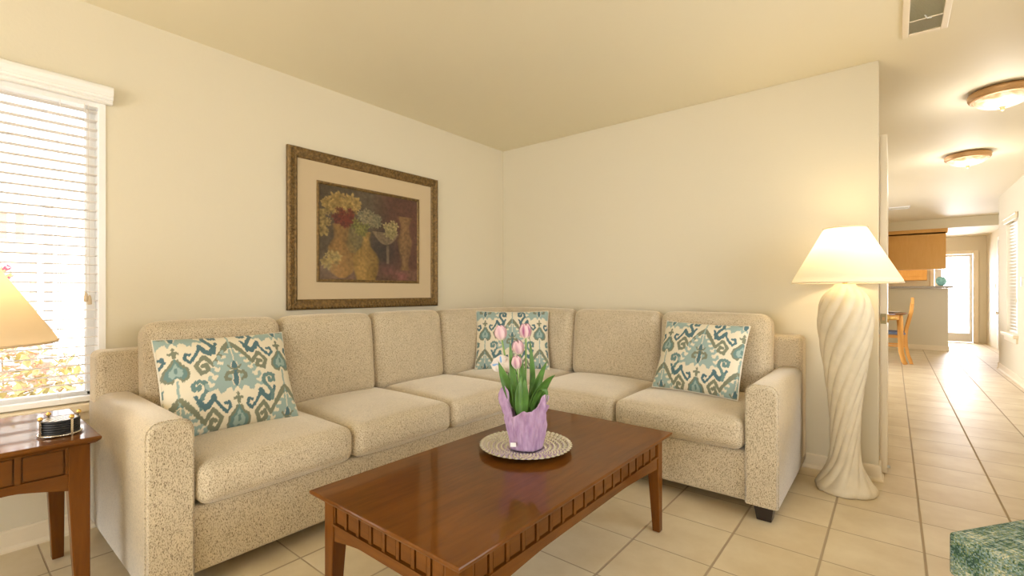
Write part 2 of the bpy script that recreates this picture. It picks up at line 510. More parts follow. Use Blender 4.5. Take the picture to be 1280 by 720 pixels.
def thing(name, label, cat, loc, group=None):
    o = bpy.data.objects.new(name, None); COL.objects.link(o)
    o.empty_display_size = .05
    o.location = loc; ROOTLOC[o.name] = Vector(loc)
    return tag(o, label, cat, group)
def struct(o): o['kind'] = 'structure'; return o
def T(x, y, z): return Matrix.Translation((x, y, z))
def RX(a): return Matrix.Rotation(a, 4, 'X')
def RY(a): return Matrix.Rotation(a, 4, 'Y')
def RZ(a): return Matrix.Rotation(a, 4, 'Z')
ID = Matrix.Identity(4)
def copy_tree(root, loc, label=None, group=None):
    r = root.copy(); COL.objects.link(r); r.location = loc
    if label: r['label'] = label
    if group: r['group'] = group
    for ch in root.children:
        c = ch.copy(); COL.objects.link(c); c.parent = r
        for g in ch.children:
            d = g.copy(); COL.objects.link(d); d.parent = c
    return r

# ------------------------------------------------------------------ the shell
H = 2.44
g = G(); g.box(-.15, 4.6, -6.4, 10.75, -.1, 0); struct(g.build('floor', M['tile']))
g = G(); g.box(-.15, 4.6, -6.4, 8.3, H, H + .1); g.box(-.15, 4.6, 8.3, 10.75, 2.262, H + .1)
struct(g.build('ceiling', M['ceil']))

def wall_x(name, x0, x1, y0, y1, holes, mat='wall', z1=H):
    """a wall that runs along y, with rectangular openings (ya, yb, za, zb)"""
    g = G(); y = y0
    for a, b, za, zb in sorted(holes):
        if a > y: g.box(x0, x1, y, a, 0, z1)
        if za > 0: g.box(x0, x1, a, b, 0, za)
        if zb < z1: g.box(x0, x1, a, b, zb, z1)
        y = b
    if y1 > y: g.box(x0, x1, y, y1, 0, z1)
    return struct(g.build(name, M[mat]))
def wall_y(name, y0, y1, x0, x1, holes, mat='wall', z1=H):
    g = G(); x = x0
    for a, b, za, zb in sorted(holes):
        if a > x: g.box(x, a, y0, y1, 0, z1)
        if za > 0: g.box(a, b, y0, y1, 0, za)
        if zb < z1: g.box(a, b, y0, y1, zb, z1)
        x = b
    if x1 > x: g.box(x, x1, y0, y1, 0, z1)
    return struct(g.build(name, M[mat]))
WY0, WY1, WZ0, WZ1 = -4.55, -2.935, .575, 2.03
wall_x('wall_left', -.15, 0, -6.25, 10.6, [(WY0, WY1, WZ0, WZ1), (3.5, 5.7, .75, 2.05)])
g = G(); g.box(0, 2.846, 0, .115, 0, H); struct(g.build('wall_back', M['wall'], bevel=.004))
wall_x('wall_right', 4.08, 4.23, -6.25, 5.99, [(-2.6, -.4, .8, 2.1), (4.80, 5.52, .56, 2.02)])
g = G(); g.box(4.08, 4.44, 5.99, 6.09, 0, H); struct(g.build('wall_hall_return', M['wall']))
wall_x('wall_kitchen_side', 4.44, 4.55, 5.99, 10.6, [(7.5, 8.95, 0, 2.04)])
wall_y('wall_kitchen_end', 10.5, 10.65, 0, 4.44, [(3.62, 4.24, 0, 1.90)], z1=2.262)
wall_y('wall_rear', -6.4, -6.25, -.15, 4.23, [(.4, 3.4, .12, 2.2)])

# baseboards with a quarter round at the foot
def base_poly(): return [(0, 0), (.022, 0), (.022, .008), (.014, .02), (.012, .022), (.012, .082), (.008, .09), (0, .09)]
def baseboard(name, fn):
    g = G(); g.prism(base_poly(), fn); return struct(g.build(name, M['trim']))
baseboard('baseboard_left', lambda u, v, s: (u, (-6.25, 0.0)[s], v))
baseboard('baseboard_back', lambda u, v, s: ((0.0, 2.846 + u)[s], -u, v))
baseboard('baseboard_back_end', lambda u, v, s: (2.846 + u, (-u, .115)[s], v))
baseboard('baseboard_right', lambda u, v, s: (4.08 - u, (-1.0, 5.99 + u)[s], v))
baseboard('baseboard_return', lambda u, v, s: ((4.08 - u, 4.44)[s], 6.09 + u, v))
baseboard('baseboard_kitchen_end', lambda u, v, s: ((2.3, 3.56)[s], 10.5 - u, v))

# window in the left wall: frame, glass, sill
g = G()
fx0, fx1 = -.14, -.085
for a, b, c, d in ((WY0, WY0 + .05, WZ0, WZ1), (WY1 - .055, WY1, WZ0, WZ1), (-3.78, -3.72, WZ0, WZ1)):
    g.box(fx0, fx1, a, b, c, d)
g.box(fx0, fx1, WY0, WY1, WZ0, WZ0 + .05); g.box(fx0, fx1, WY0, WY1, WZ1 - .05, WZ1)
w1 = struct(g.build('window_1', M['white'], bevel=.004))
g = G(); g.box(-.118, -.112, WY0 + .05, WY1 - .055, WZ0 + .05, WZ1 - .05); g.build('pane', M['glass'], w1)
g = G(); g.box(-.13, .004, WY1 - .024, WY1 + .001, WZ0 + .004, WZ1); g.build('jamb_liner', M['white'], w1)
g = G(); g.box(-.084, .03, WY0 - .03, WY1 + .03, WZ0 - .03, WZ0 + .006); g.box(.001, .012, WY0 - .015, WY1 + .015, WZ0 - .07, WZ0 - .03)
struct(g.build('trim_1', M['trim'], bevel=.006))

# hall window on the right wall
def simple_window(name, x0, x1, y0, y1, z0, z1, mx):
    g = G()
    g.box(x0, x1, y0, y0 + .04, z0, z1); g.box(x0, x1, y1 - .04, y1, z0, z1)
    g.box(x0, x1, y0 + .04, y1 - .04, z0, z0 + .04); g.box(x0, x1, y0 + .04, y1 - .04, z1 - .04, z1)
    if mx: g.box(x0, x1, (y0 + y1) / 2 - .02, (y0 + y1) / 2 + .02, z0 + .04, z1 - .04)
    w = struct(g.build(name, M['white'], bevel=.003))
    xm = (x0 + x1) / 2
    g = G(); g.box(xm - .003, xm + .003, y0 + .04, y1 - .04, z0 + .04, z1 - .04); g.build('pane', M['glass'], w)
    return w
simple_window('window_2', 4.17, 4.22, 4.80, 5.52, .56, 2.02, False)
g = G(); g.box(4.03, 4.165, 4.74, 5.58, .525, .566); g.box(4.06, 4.10, 4.77, 5.55, .46, .525); struct(g.build('trim_2', M['trim'], bevel=.006))
simple_window('unseen_window_side', 4.17, 4.22, -2.6, -.4, .8, 2.1, True)  # out-of-frame opening, added for the side fill
simple_window('unseen_window_dining', -.13, -.08, 3.5, 5.7, .75, 2.05, True)  # hidden opening, added for the dining-side fill
g = G()
for x in (.4, 1.86, 3.34): g.box(x, x + .06, -6.36, -6.3, .12, 2.2)
g.box(.4, 3.4, -6.36, -6.3, .12, .18); g.box(.4, 3.4, -6.36, -6.3, 2.14, 2.2)
w = struct(g.build('unseen_window_rear', M['white']))  # opening behind the camera, added to let daylight in

# ------------------------------------------------------------------ sectional sofa
TW = M['tweed']
sofa = thing('sectional_sofa', 'beige tweed L-shaped sectional sofa filling the corner between both walls', 'sofa', (.5, -.5, 0))
def rbox(x0, x1, y0, y1, z0, z1, r, puff=(0, 0, 0), M4=ID, n=10):
    g = G(); g.cushion(T((x0 + x1) / 2, (y0 + y1) / 2, (z0 + z1) / 2) @ M4, (x1 - x0) / 2, (y1 - y0) / 2, (z1 - z0) / 2, r, puff, n)
    return g
rbox(.05, .935, -2.865, -.935, .066, .315, .02).build('base', TW, sofa, smooth=True, weld=True)
rbox(.05, 2.352, -.935, -.05, .066, .315, .02).build('base', TW, sofa, smooth=True, weld=True)
def arm(along_x):
    """box arm with a crowned top"""
    w = .070; prof = []
    Hs, Hc = .592, .648
    pts = [(-w, .070), (-w, Hs - .02)]
    for k in range(13):
        a = PI - PI * k / 12
        pts.append((w * (abs(math.cos(a)) ** .62) * (1 if math.cos(a) > 0 else -1), Hs + (Hc - Hs) * math.sin(a) ** .75))
    pts += [(w, Hs - .02), (w, .070)]
    g = G(); n = len(pts)
    def shrink(p, k): return (p[0] * k, 0.070 + (p[1] - .070) * (1 - (1 - k) * .25))
    L = 0.91
    rings = [(L - .0, .90), (L - .004, .955), (L - .012, .985), (L - .022, 1.0), (0.0, 1.0)]
    vs = []
    for d, k in rings:
        for p in pts:
            u, z = shrink(p, k)
            vs.append((.055 + d, -2.931 + u, z) if along_x else (2.421 - u, -.055 - d, z))
    fs = []
    for r in range(len(rings) - 1):
        for i in range(n - 1):
            fs.append((r * n + i, r * n + i + 1, (r + 1) * n + i + 1, (r + 1) * n + i))
        fs.append((r * n + n - 1, r * n, (r + 1) * n, (r + 1) * n + n - 1))
    fs.append(tuple(range(n - 1, -1, -1))); fs.append(tuple((len(rings) - 1) * n + i for i in range(n)))
    g.add(vs, fs)
    o = g.build('arm', TW, sofa)
    me = o.data
    bm = bmesh.new(); bm.from_mesh(me); bmesh.ops.recalc_face_normals(bm, faces=bm.faces)
    for f in bm.faces: f.smooth = len(f.verts) == 4
    bm.to_mesh(me); bm.free()
    # seam cord along the front edge
    g = G(); tp = []
    for p in pts:
        u, z = shrink(p, 1.0)
        tp.append((.055 + L - .016, -2.931 + u * 1.01, z + (.001 if z > .3 else 0)) if along_x else (2.421 - u * 1.01, -.055 - L + .016, z + (.001 if z > .3 else 0)))
    g.tube(tp, .0032, 6); g.build('seam', TW, o, smooth=True)
    return o
arm(True); arm(False)
# back frames
rbox(.03, .20, -3.0, -.03, .07, .832, .035).build('back_frame', TW, sofa, smooth=True, weld=True)
rbox(.20, 2.492, -.20, -.03, .07, .832, .035).build('back_frame', TW, sofa, smooth=True, weld=True)
# seat cushions
def seat_c(x0, x1, y0, y1, px=.006, py=.006):
    rbox(x0, x1, y0, y1, .318, .476, .045, (px, py, .026), n=16).build('seat_cushion', TW, sofa, smooth=True, weld=True)
for a, b in ((-2.853, -2.226), (-2.222, -1.607), (-1.603, -.985)):
    seat_c(.24, .985, a, b, .012, .003)
seat_c(.24, .975, -.978, -.24, .004, .004)
for a, b in ((.985, 1.652), (1.656, 2.343)):
    seat_c(a, b, -.982, -.24, .003, .012)
# back cushions, leaning back
def back_A(a, b, x=.262, lean=-.10, top=.952):
    zc = (top + .455) / 2
    Mx = T(x - .015, (a + b) / 2, zc) @ RY(lean)
    g = G(); g.cushion(Mx, .088, (b - a) / 2, (top - .455) / 2 + .005, .062, (.022, .004, .006), 14)
    g.build('back_cushion', TW, sofa, smooth=True, weld=True)
def back_B(a, b, y=-.262, lean=-.10, top=.952):
    zc = (top + .455) / 2
    Mx = T((a + b) / 2, y + .015, zc) @ RX(lean)
    g = G(); g.cushion(Mx, (b - a) / 2, .088, (top - .455) / 2 + .005, .062, (.004, .022, .006), 14)
    g.build('back_cushion', TW, sofa, smooth=True, weld=True)
back_A(-2.853, -2.245); back_A(-2.238, -1.655); back_A(-1.648, -1.065); back_A(-1.058, -.215)
back_B(.215, .965); back_B(.972, 1.660); back_B(1.667, 2.343)
for x, y in ((.918, -2.93), (.14, -2.90), (.86, -1.0), (2.430, -.918), (2.42, -.13), (1.0, -.86), (.14, -.14)):
    g = G(); t, b = .042, .032
    g.hexa([(x - b, y - b, .001), (x + b, y - b, .001), (x + b, y + b, .001), (x - b, y + b, .001)],
           [(x - t, y - t, .071), (x + t, y - t, .071), (x + t, y + t, .071), (x - t, y + t, .071)])
    tag(g.build('foot', M['darkfoot'], sofa, bevel=.003), 'dark tapered wooden sofa foot')

# ------------------------------------------------------------------ ikat pillows
def seg_d(px, py, pts):
    d = np.full(px.shape, 9.0)
    for (ax, ay), (bx, by) in zip(pts[:-1], pts[1:]):
        vx, vy = bx - ax, by - ay; L = vx * vx + vy * vy + 1e-12
        t = np.clip(((px - ax) * vx + (py - ay) * vy) / L, 0, 1)
        d = np.minimum(d, np.hypot(px - ax - t * vx, py - ay - t * vy))
    return d
CREAM = np.array((.72, .665, .52)); LT = np.array((.305, .41, .385)); DT = np.array((.085, .165, .19)); OL = np.array((.20, .22, .155)); MT = np.array((.14, .235, .23))
def poly_in(px, py, poly):
    ins = np.zeros(px.shape, bool); n = len(poly)
    for i in range(n):
        x1, y1 = poly[i]; x2, y2 = poly[(i + 1) % n]
        c = ((y1 > py) != (y2 > py)) & (px < (x2 - x1) * (py - y1) / (y2 - y1 + 1e-12) + x1)
        ins ^= c
    return ins
def ikat(x, y):
    """x, y in pattern units (one unit is about 0.40 m)"""
    r = np.random.RandomState(3)
    tab = r.rand(4096)
    y = y + .016 * (tab[(np.floor(x / .011).astype(int)) % 4096] - .5)
    x = x + .008 * (tab[(np.floor(y / .012).astype(int) + 999) % 4096] - .5)
    col = np.tile(CREAM, (len(x), 1))
    flame = [(0, .31), (.03, .30), (.035, .25), (.065, .235), (.07, .19), (.10, .17), (.105, .12), (.14, .10), (.14, .055), (.175, .03), (.17, -.02),
             (.205, -.06), (.205, -.10), (.23, -.13), (.19, -.155), (.165, -.21), (.13, -.20), (.105, -.165), (.06, -.15), (.04, -.2), (0, -.14)]
    hooks = [[(.05, .235), (.085, .238), (.10, .262), (.09, .278)], [(.085, .165), (.125, .168), (.145, .195), (.137, .215)], [(.12, .095), (.162, .098), (.185, .13), (.177, .15)],
             [(.15, .015), (.195, .02), (.22, .055), (.21, .075)], [(.18, -.07), (.23, -.07), (.255, -.035), (.247, -.015)], [(.21, -.135), (.255, -.155), (.285, -.125), (.283, -.095)]]
    bud = [(0, .385), (.02, .36), (.035, .325), (.02, .31), (0, .33)]
    tear = [(0, -.335), (.02, -.36), (.05, -.42), (.095, -.465), (.11, -.53), (.085, -.585), (.045, -.60), (.03, -.575), (0, -.56)]
    tearin = [(0, -.39), (.022, -.44), (.055, -.475), (.06, -.53), (.03, -.555), (0, -.535)]
    flr = [(0, .16), (.022, .12), (.03, .075), (.012, .045), (.05, .03), (.035, .0), (.02, -.02), (.03, -.08), (.02, -.12), (0, -.15)]
    crown = [(0, .045), (.035, .06), (.065, .095)]
    curl = [(.03, .015), (.075, .01), (.10, -.025), (.095, -.06), (.065, -.065)]
    orn = [(0, -.20), (.018, -.225), (.008, -.25), (.05, -.265), (.045, -.29), (.02, -.29), (.015, -.335), (0, -.335)]
    band = [(.52, -.20), (.47, -.29), (.40, -.375), (.33, -.475), (.255, -.36), (.175, -.45), (.215, -.555), (.285, -.525), (.265, -.455), (.232, -.475)]
    bandup = [(.52, -.20), (.545, -.17)]
    zig = [(.40, -.20), (.36, -.275), (.315, -.345), (.27, -.29), (.235, -.215), (.215, -.285), (.165, -.36), (.125, -.405), (.085, -.36), (.10, -.305), (.135, -.315)]
    scr = [(.175, -.93), (.16, -.87), (.20, -.80), (.245, -.74), (.235, -.665), (.18, -.635), (.125, -.665), (.13, -.725), (.175, -.725), (.18, -.69)]
    stem = [(0, -.60), (0, -.86)]
    VX, VY = .53, .60
    for i in range(-3, 4):
        for j in range(-2, 3):
            for s in (0, 1):
                cx = (2 * i + s) * VX; cy = (2 * j + s) * VY
                px = np.abs(x - cx); py = y - cy
                sel = (px < .62) & (py < .45) & (py > -1.0)
                if not sel.any(): continue
                ix = np.where(sel)[0]; qx, qy = px[ix], py[ix]
                def put(mask, c): col[ix[mask]] = c
                put(poly_in(qx, qy, flame), LT)
                for hk in hooks: put(seg_d(qx, qy, hk) < .018, LT)
                put(poly_in(qx, qy, bud), MT)
                put(seg_d(qx, qy, [(0, .32), (0, .1)]) < .006, CREAM)
                put(poly_in(qx, qy, tear), MT); put(seg_d(qx, qy, tear[1:8]) < .012, OL)
                put(poly_in(qx, qy, tearin), LT); put(seg_d(qx, qy, [(0, -.46), (0, -.50)]) < .014, MT)
                put(seg_d(qx, qy, stem) < .010, LT)
                put(poly_in(qx, qy, orn), OL)
                dc = seg_d(qx, qy, flr[1:-1])
                put(dc < .012, CREAM * .9)
                put(poly_in(qx, qy, flr), DT)
                put(seg_d(qx, qy, crown) < .010, OL); put(seg_d(qx, qy, curl) < .019, OL)
                put(seg_d(qx, qy, band) < .021, OL); put(seg_d(qx, qy, [(.50, -.23), (.40, -.375)]) < .026, OL)
                put(seg_d(qx, qy, zig) < .016, DT); put(seg_d(qx, qy, [(.37, -.26), (.315, -.335), (.27, -.29), (.235, -.23)]) < .026, DT)
                put(seg_d(qx, qy, scr) < .021, MT if s else DT)
    return col
def pillow(label, c, right, up, w, h, thick, pc, nx=230, ny=180, pinch=.045, arch=0.0):
    """c = centre, right/up = unit vectors across the face, pc = pattern point at the centre"""
    R = Vector(right).normalized(); U = Vector(up).normalized(); N = R.cross(U).normalized()
    bottom = Vector(c) - U * h / 2
    root = thing('throw_pillow', label, 'pillow', bottom, 'ikat throw pillows on the sofa')
    us = np.linspace(-1, 1, nx); vs_ = np.linspace(-1, 1, ny)
    uu, vv = np.meshgrid(us, vs_, indexing='ij')
    u, v = uu.ravel(), vv.ravel()
    # edges bow inwards between the pinched corners
    X = u * w / 2 * (1 - pinch * (1 - v * v)) ; Y = v * h / 2 * (1 - pinch * (1 - u * u))
    prof = (np.clip(1 - np.abs(u) ** 2.4, 0, 1) * np.clip(1 - np.abs(v) ** 2.4, 0, 1)) ** .5
    rs = np.random.RandomState(int(abs(c[0]) * 100))
    wr = .004 * np.sin(u * 6 + rs.rand() * 6) * np.sin(v * 5 + rs.rand() * 6)
    g = G()
    for name, sg in (('cover_front', 1), ('cover_back', -1)):
        Z = sg * (thick / 2 * prof + .002) + wr * prof
        P = [Vector(c) + R * float(a) + U * float(b) + N * float(d) for a, b, d in zip(X, Y, Z)]
        if sg > 0:
            fs = [(i * ny + j, (i + 1) * ny + j, (i + 1) * ny + j + 1, i * ny + j + 1) for i in range(nx - 1) for j in range(ny - 1)]
            g = G(); g.add(P, fs)
            cc = ikat(X / .40 + pc[0], Y / .40 + pc[1])
            cov = g.build(name, M['ikat'], root, smooth=True, cols=cc)
        else:
            st = 6
            ii = list(range(0, nx, st)); jj = list(range(0, ny, st))
            if ii[-1] != nx - 1: ii.append(nx - 1)
            if jj[-1] != ny - 1: jj.append(ny - 1)
            Q = [P[i * ny + j] for i in ii for j in jj]; m = len(jj)
            fs = [(i * m + j, i * m + j + 1, (i + 1) * m + j + 1, (i + 1) * m + j) for i in range(len(ii) - 1) for j in range(m - 1)]
            g = G(); g.add(Q, fs)
            g.build(name, M['lino'], root, smooth=True)
    rim = []
    for k in range(160):
        q = k / 40.0; s, t = int(q), q - int(q)
        uu_, vv_ = ((-1 + 2 * t, -1), (1, -1 + 2 * t), (1 - 2 * t, 1), (-1, 1 - 2 * t))[s]
        rim.append(Vector(c) + R * (uu_ * w / 2 * (1 - pinch * (1 - vv_ ** 2))) + U * (vv_ * h / 2 * (1 - pinch * (1 - uu_ ** 2))))
    g = G(); g.tube(rim + [rim[0]], .0045, 6); g.build('piping', M['lino'], root, smooth=True)
    return root
def frame_from(bl, br, tl, tr):
    bl, br, tl, tr = map(Vector, (bl, br, tl, tr))
    c = (bl + br + tl + tr) / 4; R = ((br - bl) + (tr - tl)); U = ((tl - bl) + (tr - br))
    w = R.length / 2; h = U.length / 2
    R.normalize(); U = (U - R * U.dot(R)).normalized()
    return c, R, U, w, h
c, R, U, w, h = frame_from((.62, -2.845, .49), (.66, -2.315, .475), (.425, -2.88, .878), (.445, -2.325, .893))
pillow('cream and teal ikat pillow leaning by the left sofa arm, nearest the window', c, R, U, w, h, .18, (0, -.02))
c, R, U, w, h = frame_from((.395, -.80, .49), (.845, -.436, .49), (.315, -.715, .94), (.765, -.351, .94))
pillow('square cream and grey-green ikat pillow in the inside corner behind the tulips', c, R, U, w, h, .14, (0, .02), 190, 190)
c, R, U, w, h = frame_from((1.745, -.63, .513), (2.245, -.66, .490), (1.765, -.43, .898), (2.265, -.46, .902))
pillow('cream and teal ikat pillow beside the right sofa arm near the floor lamp', c, R, U, w, h, .14, (-.06, .0))

# ------------------------------------------------------------------ coffee table
X0, X1, Y0, Y1, ZT = 1.427, 2.120, -2.678, -1.305, .45
ct = thing('coffee_table', 'dark cherry coffee table with panelled aprons in front of the sofa', 'table', ((X0 + X1) / 2, (Y0 + Y1) / 2, 0))
def slab(name, x0, x1, y0, y1, z1, mat, parent):
    g = G(); t = .024
    prof = [(.016, -t), (.010, -t + .004), (.002, -t + .011), (0, -t + .016), (0, -.004), (.0015, -.001), (.004, 0)]
    vs = []
    for d, z in prof:
        vs += [(x0 + d, y0 + d, z1 + z), (x1 - d, y0 + d, z1 + z), (x1 - d, y1 - d, z1 + z), (x0 + d, y1 - d, z1 + z)]
    fs = [(3, 2, 1, 0)]
    for k in range(len(prof) - 1):
        for i in range(4): fs.append((k * 4 + i, k * 4 + (i + 1) % 4, k * 4 + 4 + (i + 1) % 4, k * 4 + 4 + i))
    m = (len(prof) - 1) * 4; fs.append((m, m + 1, m + 2, m + 3))
    g.add(vs, fs); return g.build(name, mat, parent)
slab('tabletop', X0, X1, Y0, Y1, ZT, M['cherryY'], ct)
def tleg(cx, cy, z1, sx, sy, top=.026, bot=.017, zs=.31):
    """square leg, straight behind the apron and tapering on its inner faces below"""
    g = G()
    def ring(z, k):   # outer faces stay plumb
        ax, bx = (cx - sx * (2 * k - top), cx + sx * top); ay, by = (cy - sy * (2 * k - top), cy + sy * top)
        xa, xb = sorted((ax, bx)); ya, yb = sorted((ay, by))
        return [(xa, ya, z), (xb, ya, z), (xb, yb, z), (xa, yb, z)]
    vs = ring(.001, bot) + ring(zs, top) + ring(z1, top)
    g.add(vs, [(3, 2, 1, 0), (8, 9, 10, 11)] + [(k + i, k + (i + 1) % 4, k + 4 + (i + 1) % 4, k + 4 + i) for k in (0, 4) for i in range(4)])
    return g
def apron(p0, p1, nrm, z1, n, parent, mat, zb=.295, band=.066, arch=.022, name='apron'):
    """panelled apron between two legs: recessed squares between dividers, arched rail below"""
    p0 = Vector(p0); p1 = Vector(p1); d = (p1 - p0); L = d.length; d.normalize(); nv = Vector(nrm)
    g = G()
    def W(u, w, z): return (p0 + d * u + nv * w) + Vector((0, 0, z))
    def bx(u0, u1, w0, w1, z0, z1_):
        a = [W(u0, w0, z0), W(u1, w0, z0), W(u1, w1, z0), W(u0, w1, z0)]
        b = [v + Vector((0, 0, z1_ - z0)) for v in a]
        if d.cross(nv).z < 0: a.reverse(); b.reverse()
        g.hexa(a, b)
    top = z1; zt = z1 - .008; zp = zt - band
    bx(0, L, -.018, -.009, zp - .01, top)          # ground of the panels
    bx(0, L, -.009, 0, zt, top)                    # upper fillet
    bx(0, L, -.009, .004, zp - .008, zp)           # ledge
    step = L / n
    for k in range(n + 1):
        u = k * step; hw = .007
        bx(max(0, u - hw), min(L, u + hw), -.009, 0, zp, zt)
    for k in range(n):                             # raised field of each panel
        a = k * step + .007; b = (k + 1) * step - .007
        bx(a + .005, b - .005, -.009, -.003, zp + .005, zt - .003)
    poly = [(0, zp - .008), (0, zb)]
    for k in range(1, 24):
        t = k / 24; poly.append((L * t, zb + arch * min(1, math.sin(PI * t) * 1.35)))
    poly += [(L, zb), (L, zp - .008)]
    N = len(poly)
    f = [W(u, 0, z) for u, z in poly]; bk = [W(u, -.018, z) for u, z in poly]
    g.add(f + bk, [tuple(range(N)), tuple(range(2 * N - 1, N - 1, -1))] + [(i, N + i, N + (i + 1) % N, (i + 1) % N) for i in range(N)])
    o = g.build(name, mat, parent)
    bm = bmesh.new(); bm.from_mesh(o.data); bmesh.ops.recalc_face_normals(bm, faces=bm.faces); bm.to_mesh(o.data); bm.free()
    return o
o_ = .034; zt = ZT - .024
for sx, cx in ((-1, X0 + o_ + .026), (1, X1 - o_ - .026)):
    for sy, cy in ((-1, Y0 + o_ + .026), (1, Y1 - o_ - .026)):
        tleg(cx, cy, zt, sx, sy).build('leg', M['cherryZ'], ct, bevel=.003)
xl, xr, yn, yf = X0 + o_ + .052, X1 - o_ - .052, Y0 + o_ + .052, Y1 - o_ - .052
apron((X1 - o_ - .004, yn, 0), (X1 - o_ - .004, yf, 0), (1, 0, 0), zt, 17, ct, M['cherryY'])
apron((X0 + o_ + .004, yn, 0), (X0 + o_ + .004, yf, 0), (-1, 0, 0), zt, 17, ct, M['cherryY'])
apron((xl, Y0 + o_ + .004, 0), (xr, Y0 + o_ + .004, 0), (0, -1, 0), zt, 8, ct, M['cherryX'])
apron((xl, Y1 - o_ - .004, 0), (xr, Y1 - o_ - .004, 0), (0, 1, 0), zt, 8, ct, M['cherryX'])

# charger plate
PC = (1.735, -1.915)
g = G(); n = 300
vs = []; fs = []; RINGS = 74
for k in range(RINGS):
    t = k / (RINGS - 1); r = .008 + t * .178
    for i in range(n):
        a = 2 * PI * i / n
        z = .006 + .016 * max(0, (t - .55) / .45) ** 1.6
        ringp = t * 9
        cell = math.sin(PI * (ringp % 1)) * abs(math.sin(a * 24 + (int(ringp) % 2) * PI / 2))
        z += cell * (.0095 if t > .43 else .004 if t > .12 else 0)
        rr = r
        if t > .93: rr += .006 * abs(math.sin(a * 24)) * (t - .93) / .07
        vs.append((PC[0] + rr * math.cos(a), PC[1] + rr * math.sin(a), ZT + .002 + z))
for k in range(RINGS - 1):
    for i in range(n):
        j = (i + 1) % n; fs.append((k * n + i, (k + 1) * n + i, (k + 1) * n + j, k * n + j))
fs.append(tuple(range(n)))
g.add(vs, fs)
low = [(.09, .001), (.10, .0015), (.186, .018)]
g.lathe([(.185, .021), (.150, .010), (.105, .003), (.09, .0008), (.02, .0008)], (PC[0], PC[1], ZT), 90, cap=False)
tag(g.build('charger_plate', M['plate'], smooth=True), 'round pewter-toned glass plate with hobnail texture under the tulip pot', 'plate')

# ------------------------------------------------------------------ potted tulips
TC = Vector((1.742, -1.923, ZT + .0135))
RT = Vector((math.cos(YAW), math.sin(YAW), 0)); FW = Vector((-math.sin(YAW), math.cos(YAW), 0))
def tp(px, py, depth=0.0):
    """offset from the pot: sideways and up from picture measurements, depth in metres away from the viewer"""
    k = 1.93 / 588.0
    return TC + RT * ((px - 657) * k) + Vector((0, 0, (558 - py) * k)) + FW * depth
tul = thing('potted_tulips', 'pink tulips in a pot wrapped in crumpled lilac paper on the coffee table', 'potted plant', TC)
g = G(); n = 144; vs = []; fs = []
rs = np.random.RandomState(5); ph = rs.rand(12) * 6.28
def wrap_r(a, t):
    r = .069 + .026 * t ** 1.2
    cr = 0
    for k, (f, amp) in enumerate(((5, .30), (9, .26), (14, .24), (23, .16))):
        cr += amp * (1 - 2 * abs(math.sin(a * f / 2 + ph[k] + t * (1.5 if k % 2 else -1.2))))
    r += .026 * cr * (.30 + .70 * t) + .005 * math.sin(a * 11 + 14 * t + ph[6]) * math.sin(t * 9 + a * 4) * t
    r += .006 * math.sin(a * 2 + ph[5]) * t
    return r
az0 = math.atan2(-FW.y, -FW.x)          # angle that faces the viewer
def wrap_top(a):
    d = (a - az0 + PI) % (2 * PI) - PI  # + = towards viewer's right
    z = .165 + .012 * math.sin(a * 3 + 1) + .01 * math.sin(a * 7 + 2)
    z += .085 * math.exp(-((d + 1.25) / .28) ** 2)     # tall point on the left
    z += .045 * math.exp(-((d - .75) / .45) ** 2)      # raised flap on the right
    z -= .012 * math.exp(-((d + .60) / .22) ** 2)      # notch
    return z
NR = 26
for k in range(NR):
    t = k / (NR - 1)
    for i in range(n):
        a = 2 * PI * i / n; zt_ = wrap_top(a); z = zt_ * t
        tt = z / .165
        r = wrap_r(a, min(1.25, tt))
        if tt > 1: r += .02 * (tt - 1)
        vs.append((TC.x + r * math.cos(a), TC.y + r * math.sin(a), TC.z + z + .001))
for k in range(NR - 1):
    for i in range(n):
        j = (i + 1) % n; fs.append((k * n + i, k * n + j, (k + 1) * n + j, (k + 1) * n + i))
fs.append(tuple(range(n - 1, -1, -1)))
g.add(vs, fs)
wr = g.build('paper_wrap', M['paper'], tul, smooth=True)
sm = wr.modifiers.new('thickness', 'SOLIDIFY'); sm.thickness = .0012
g = G(); g.box(-.011, .011, -.001, .0, 0, .016, T(*(tp(641, 551) - FW * .071)) @ RZ(YAW)); g.build('sticker', M['white'], tul)
g = G(); g.lathe([(.045, .004), (.055, .10), (.058, .105), (.058, .115), (.054, .115), (.052, .105)], TC, 40); g.build('pot', M['white'], tul, smooth=True)
g = G(); g.lathe([(.051, .10), (.03, .11), (.005, .112)], TC, 30); g.build('soil', M['soil'], tul, smooth=True)

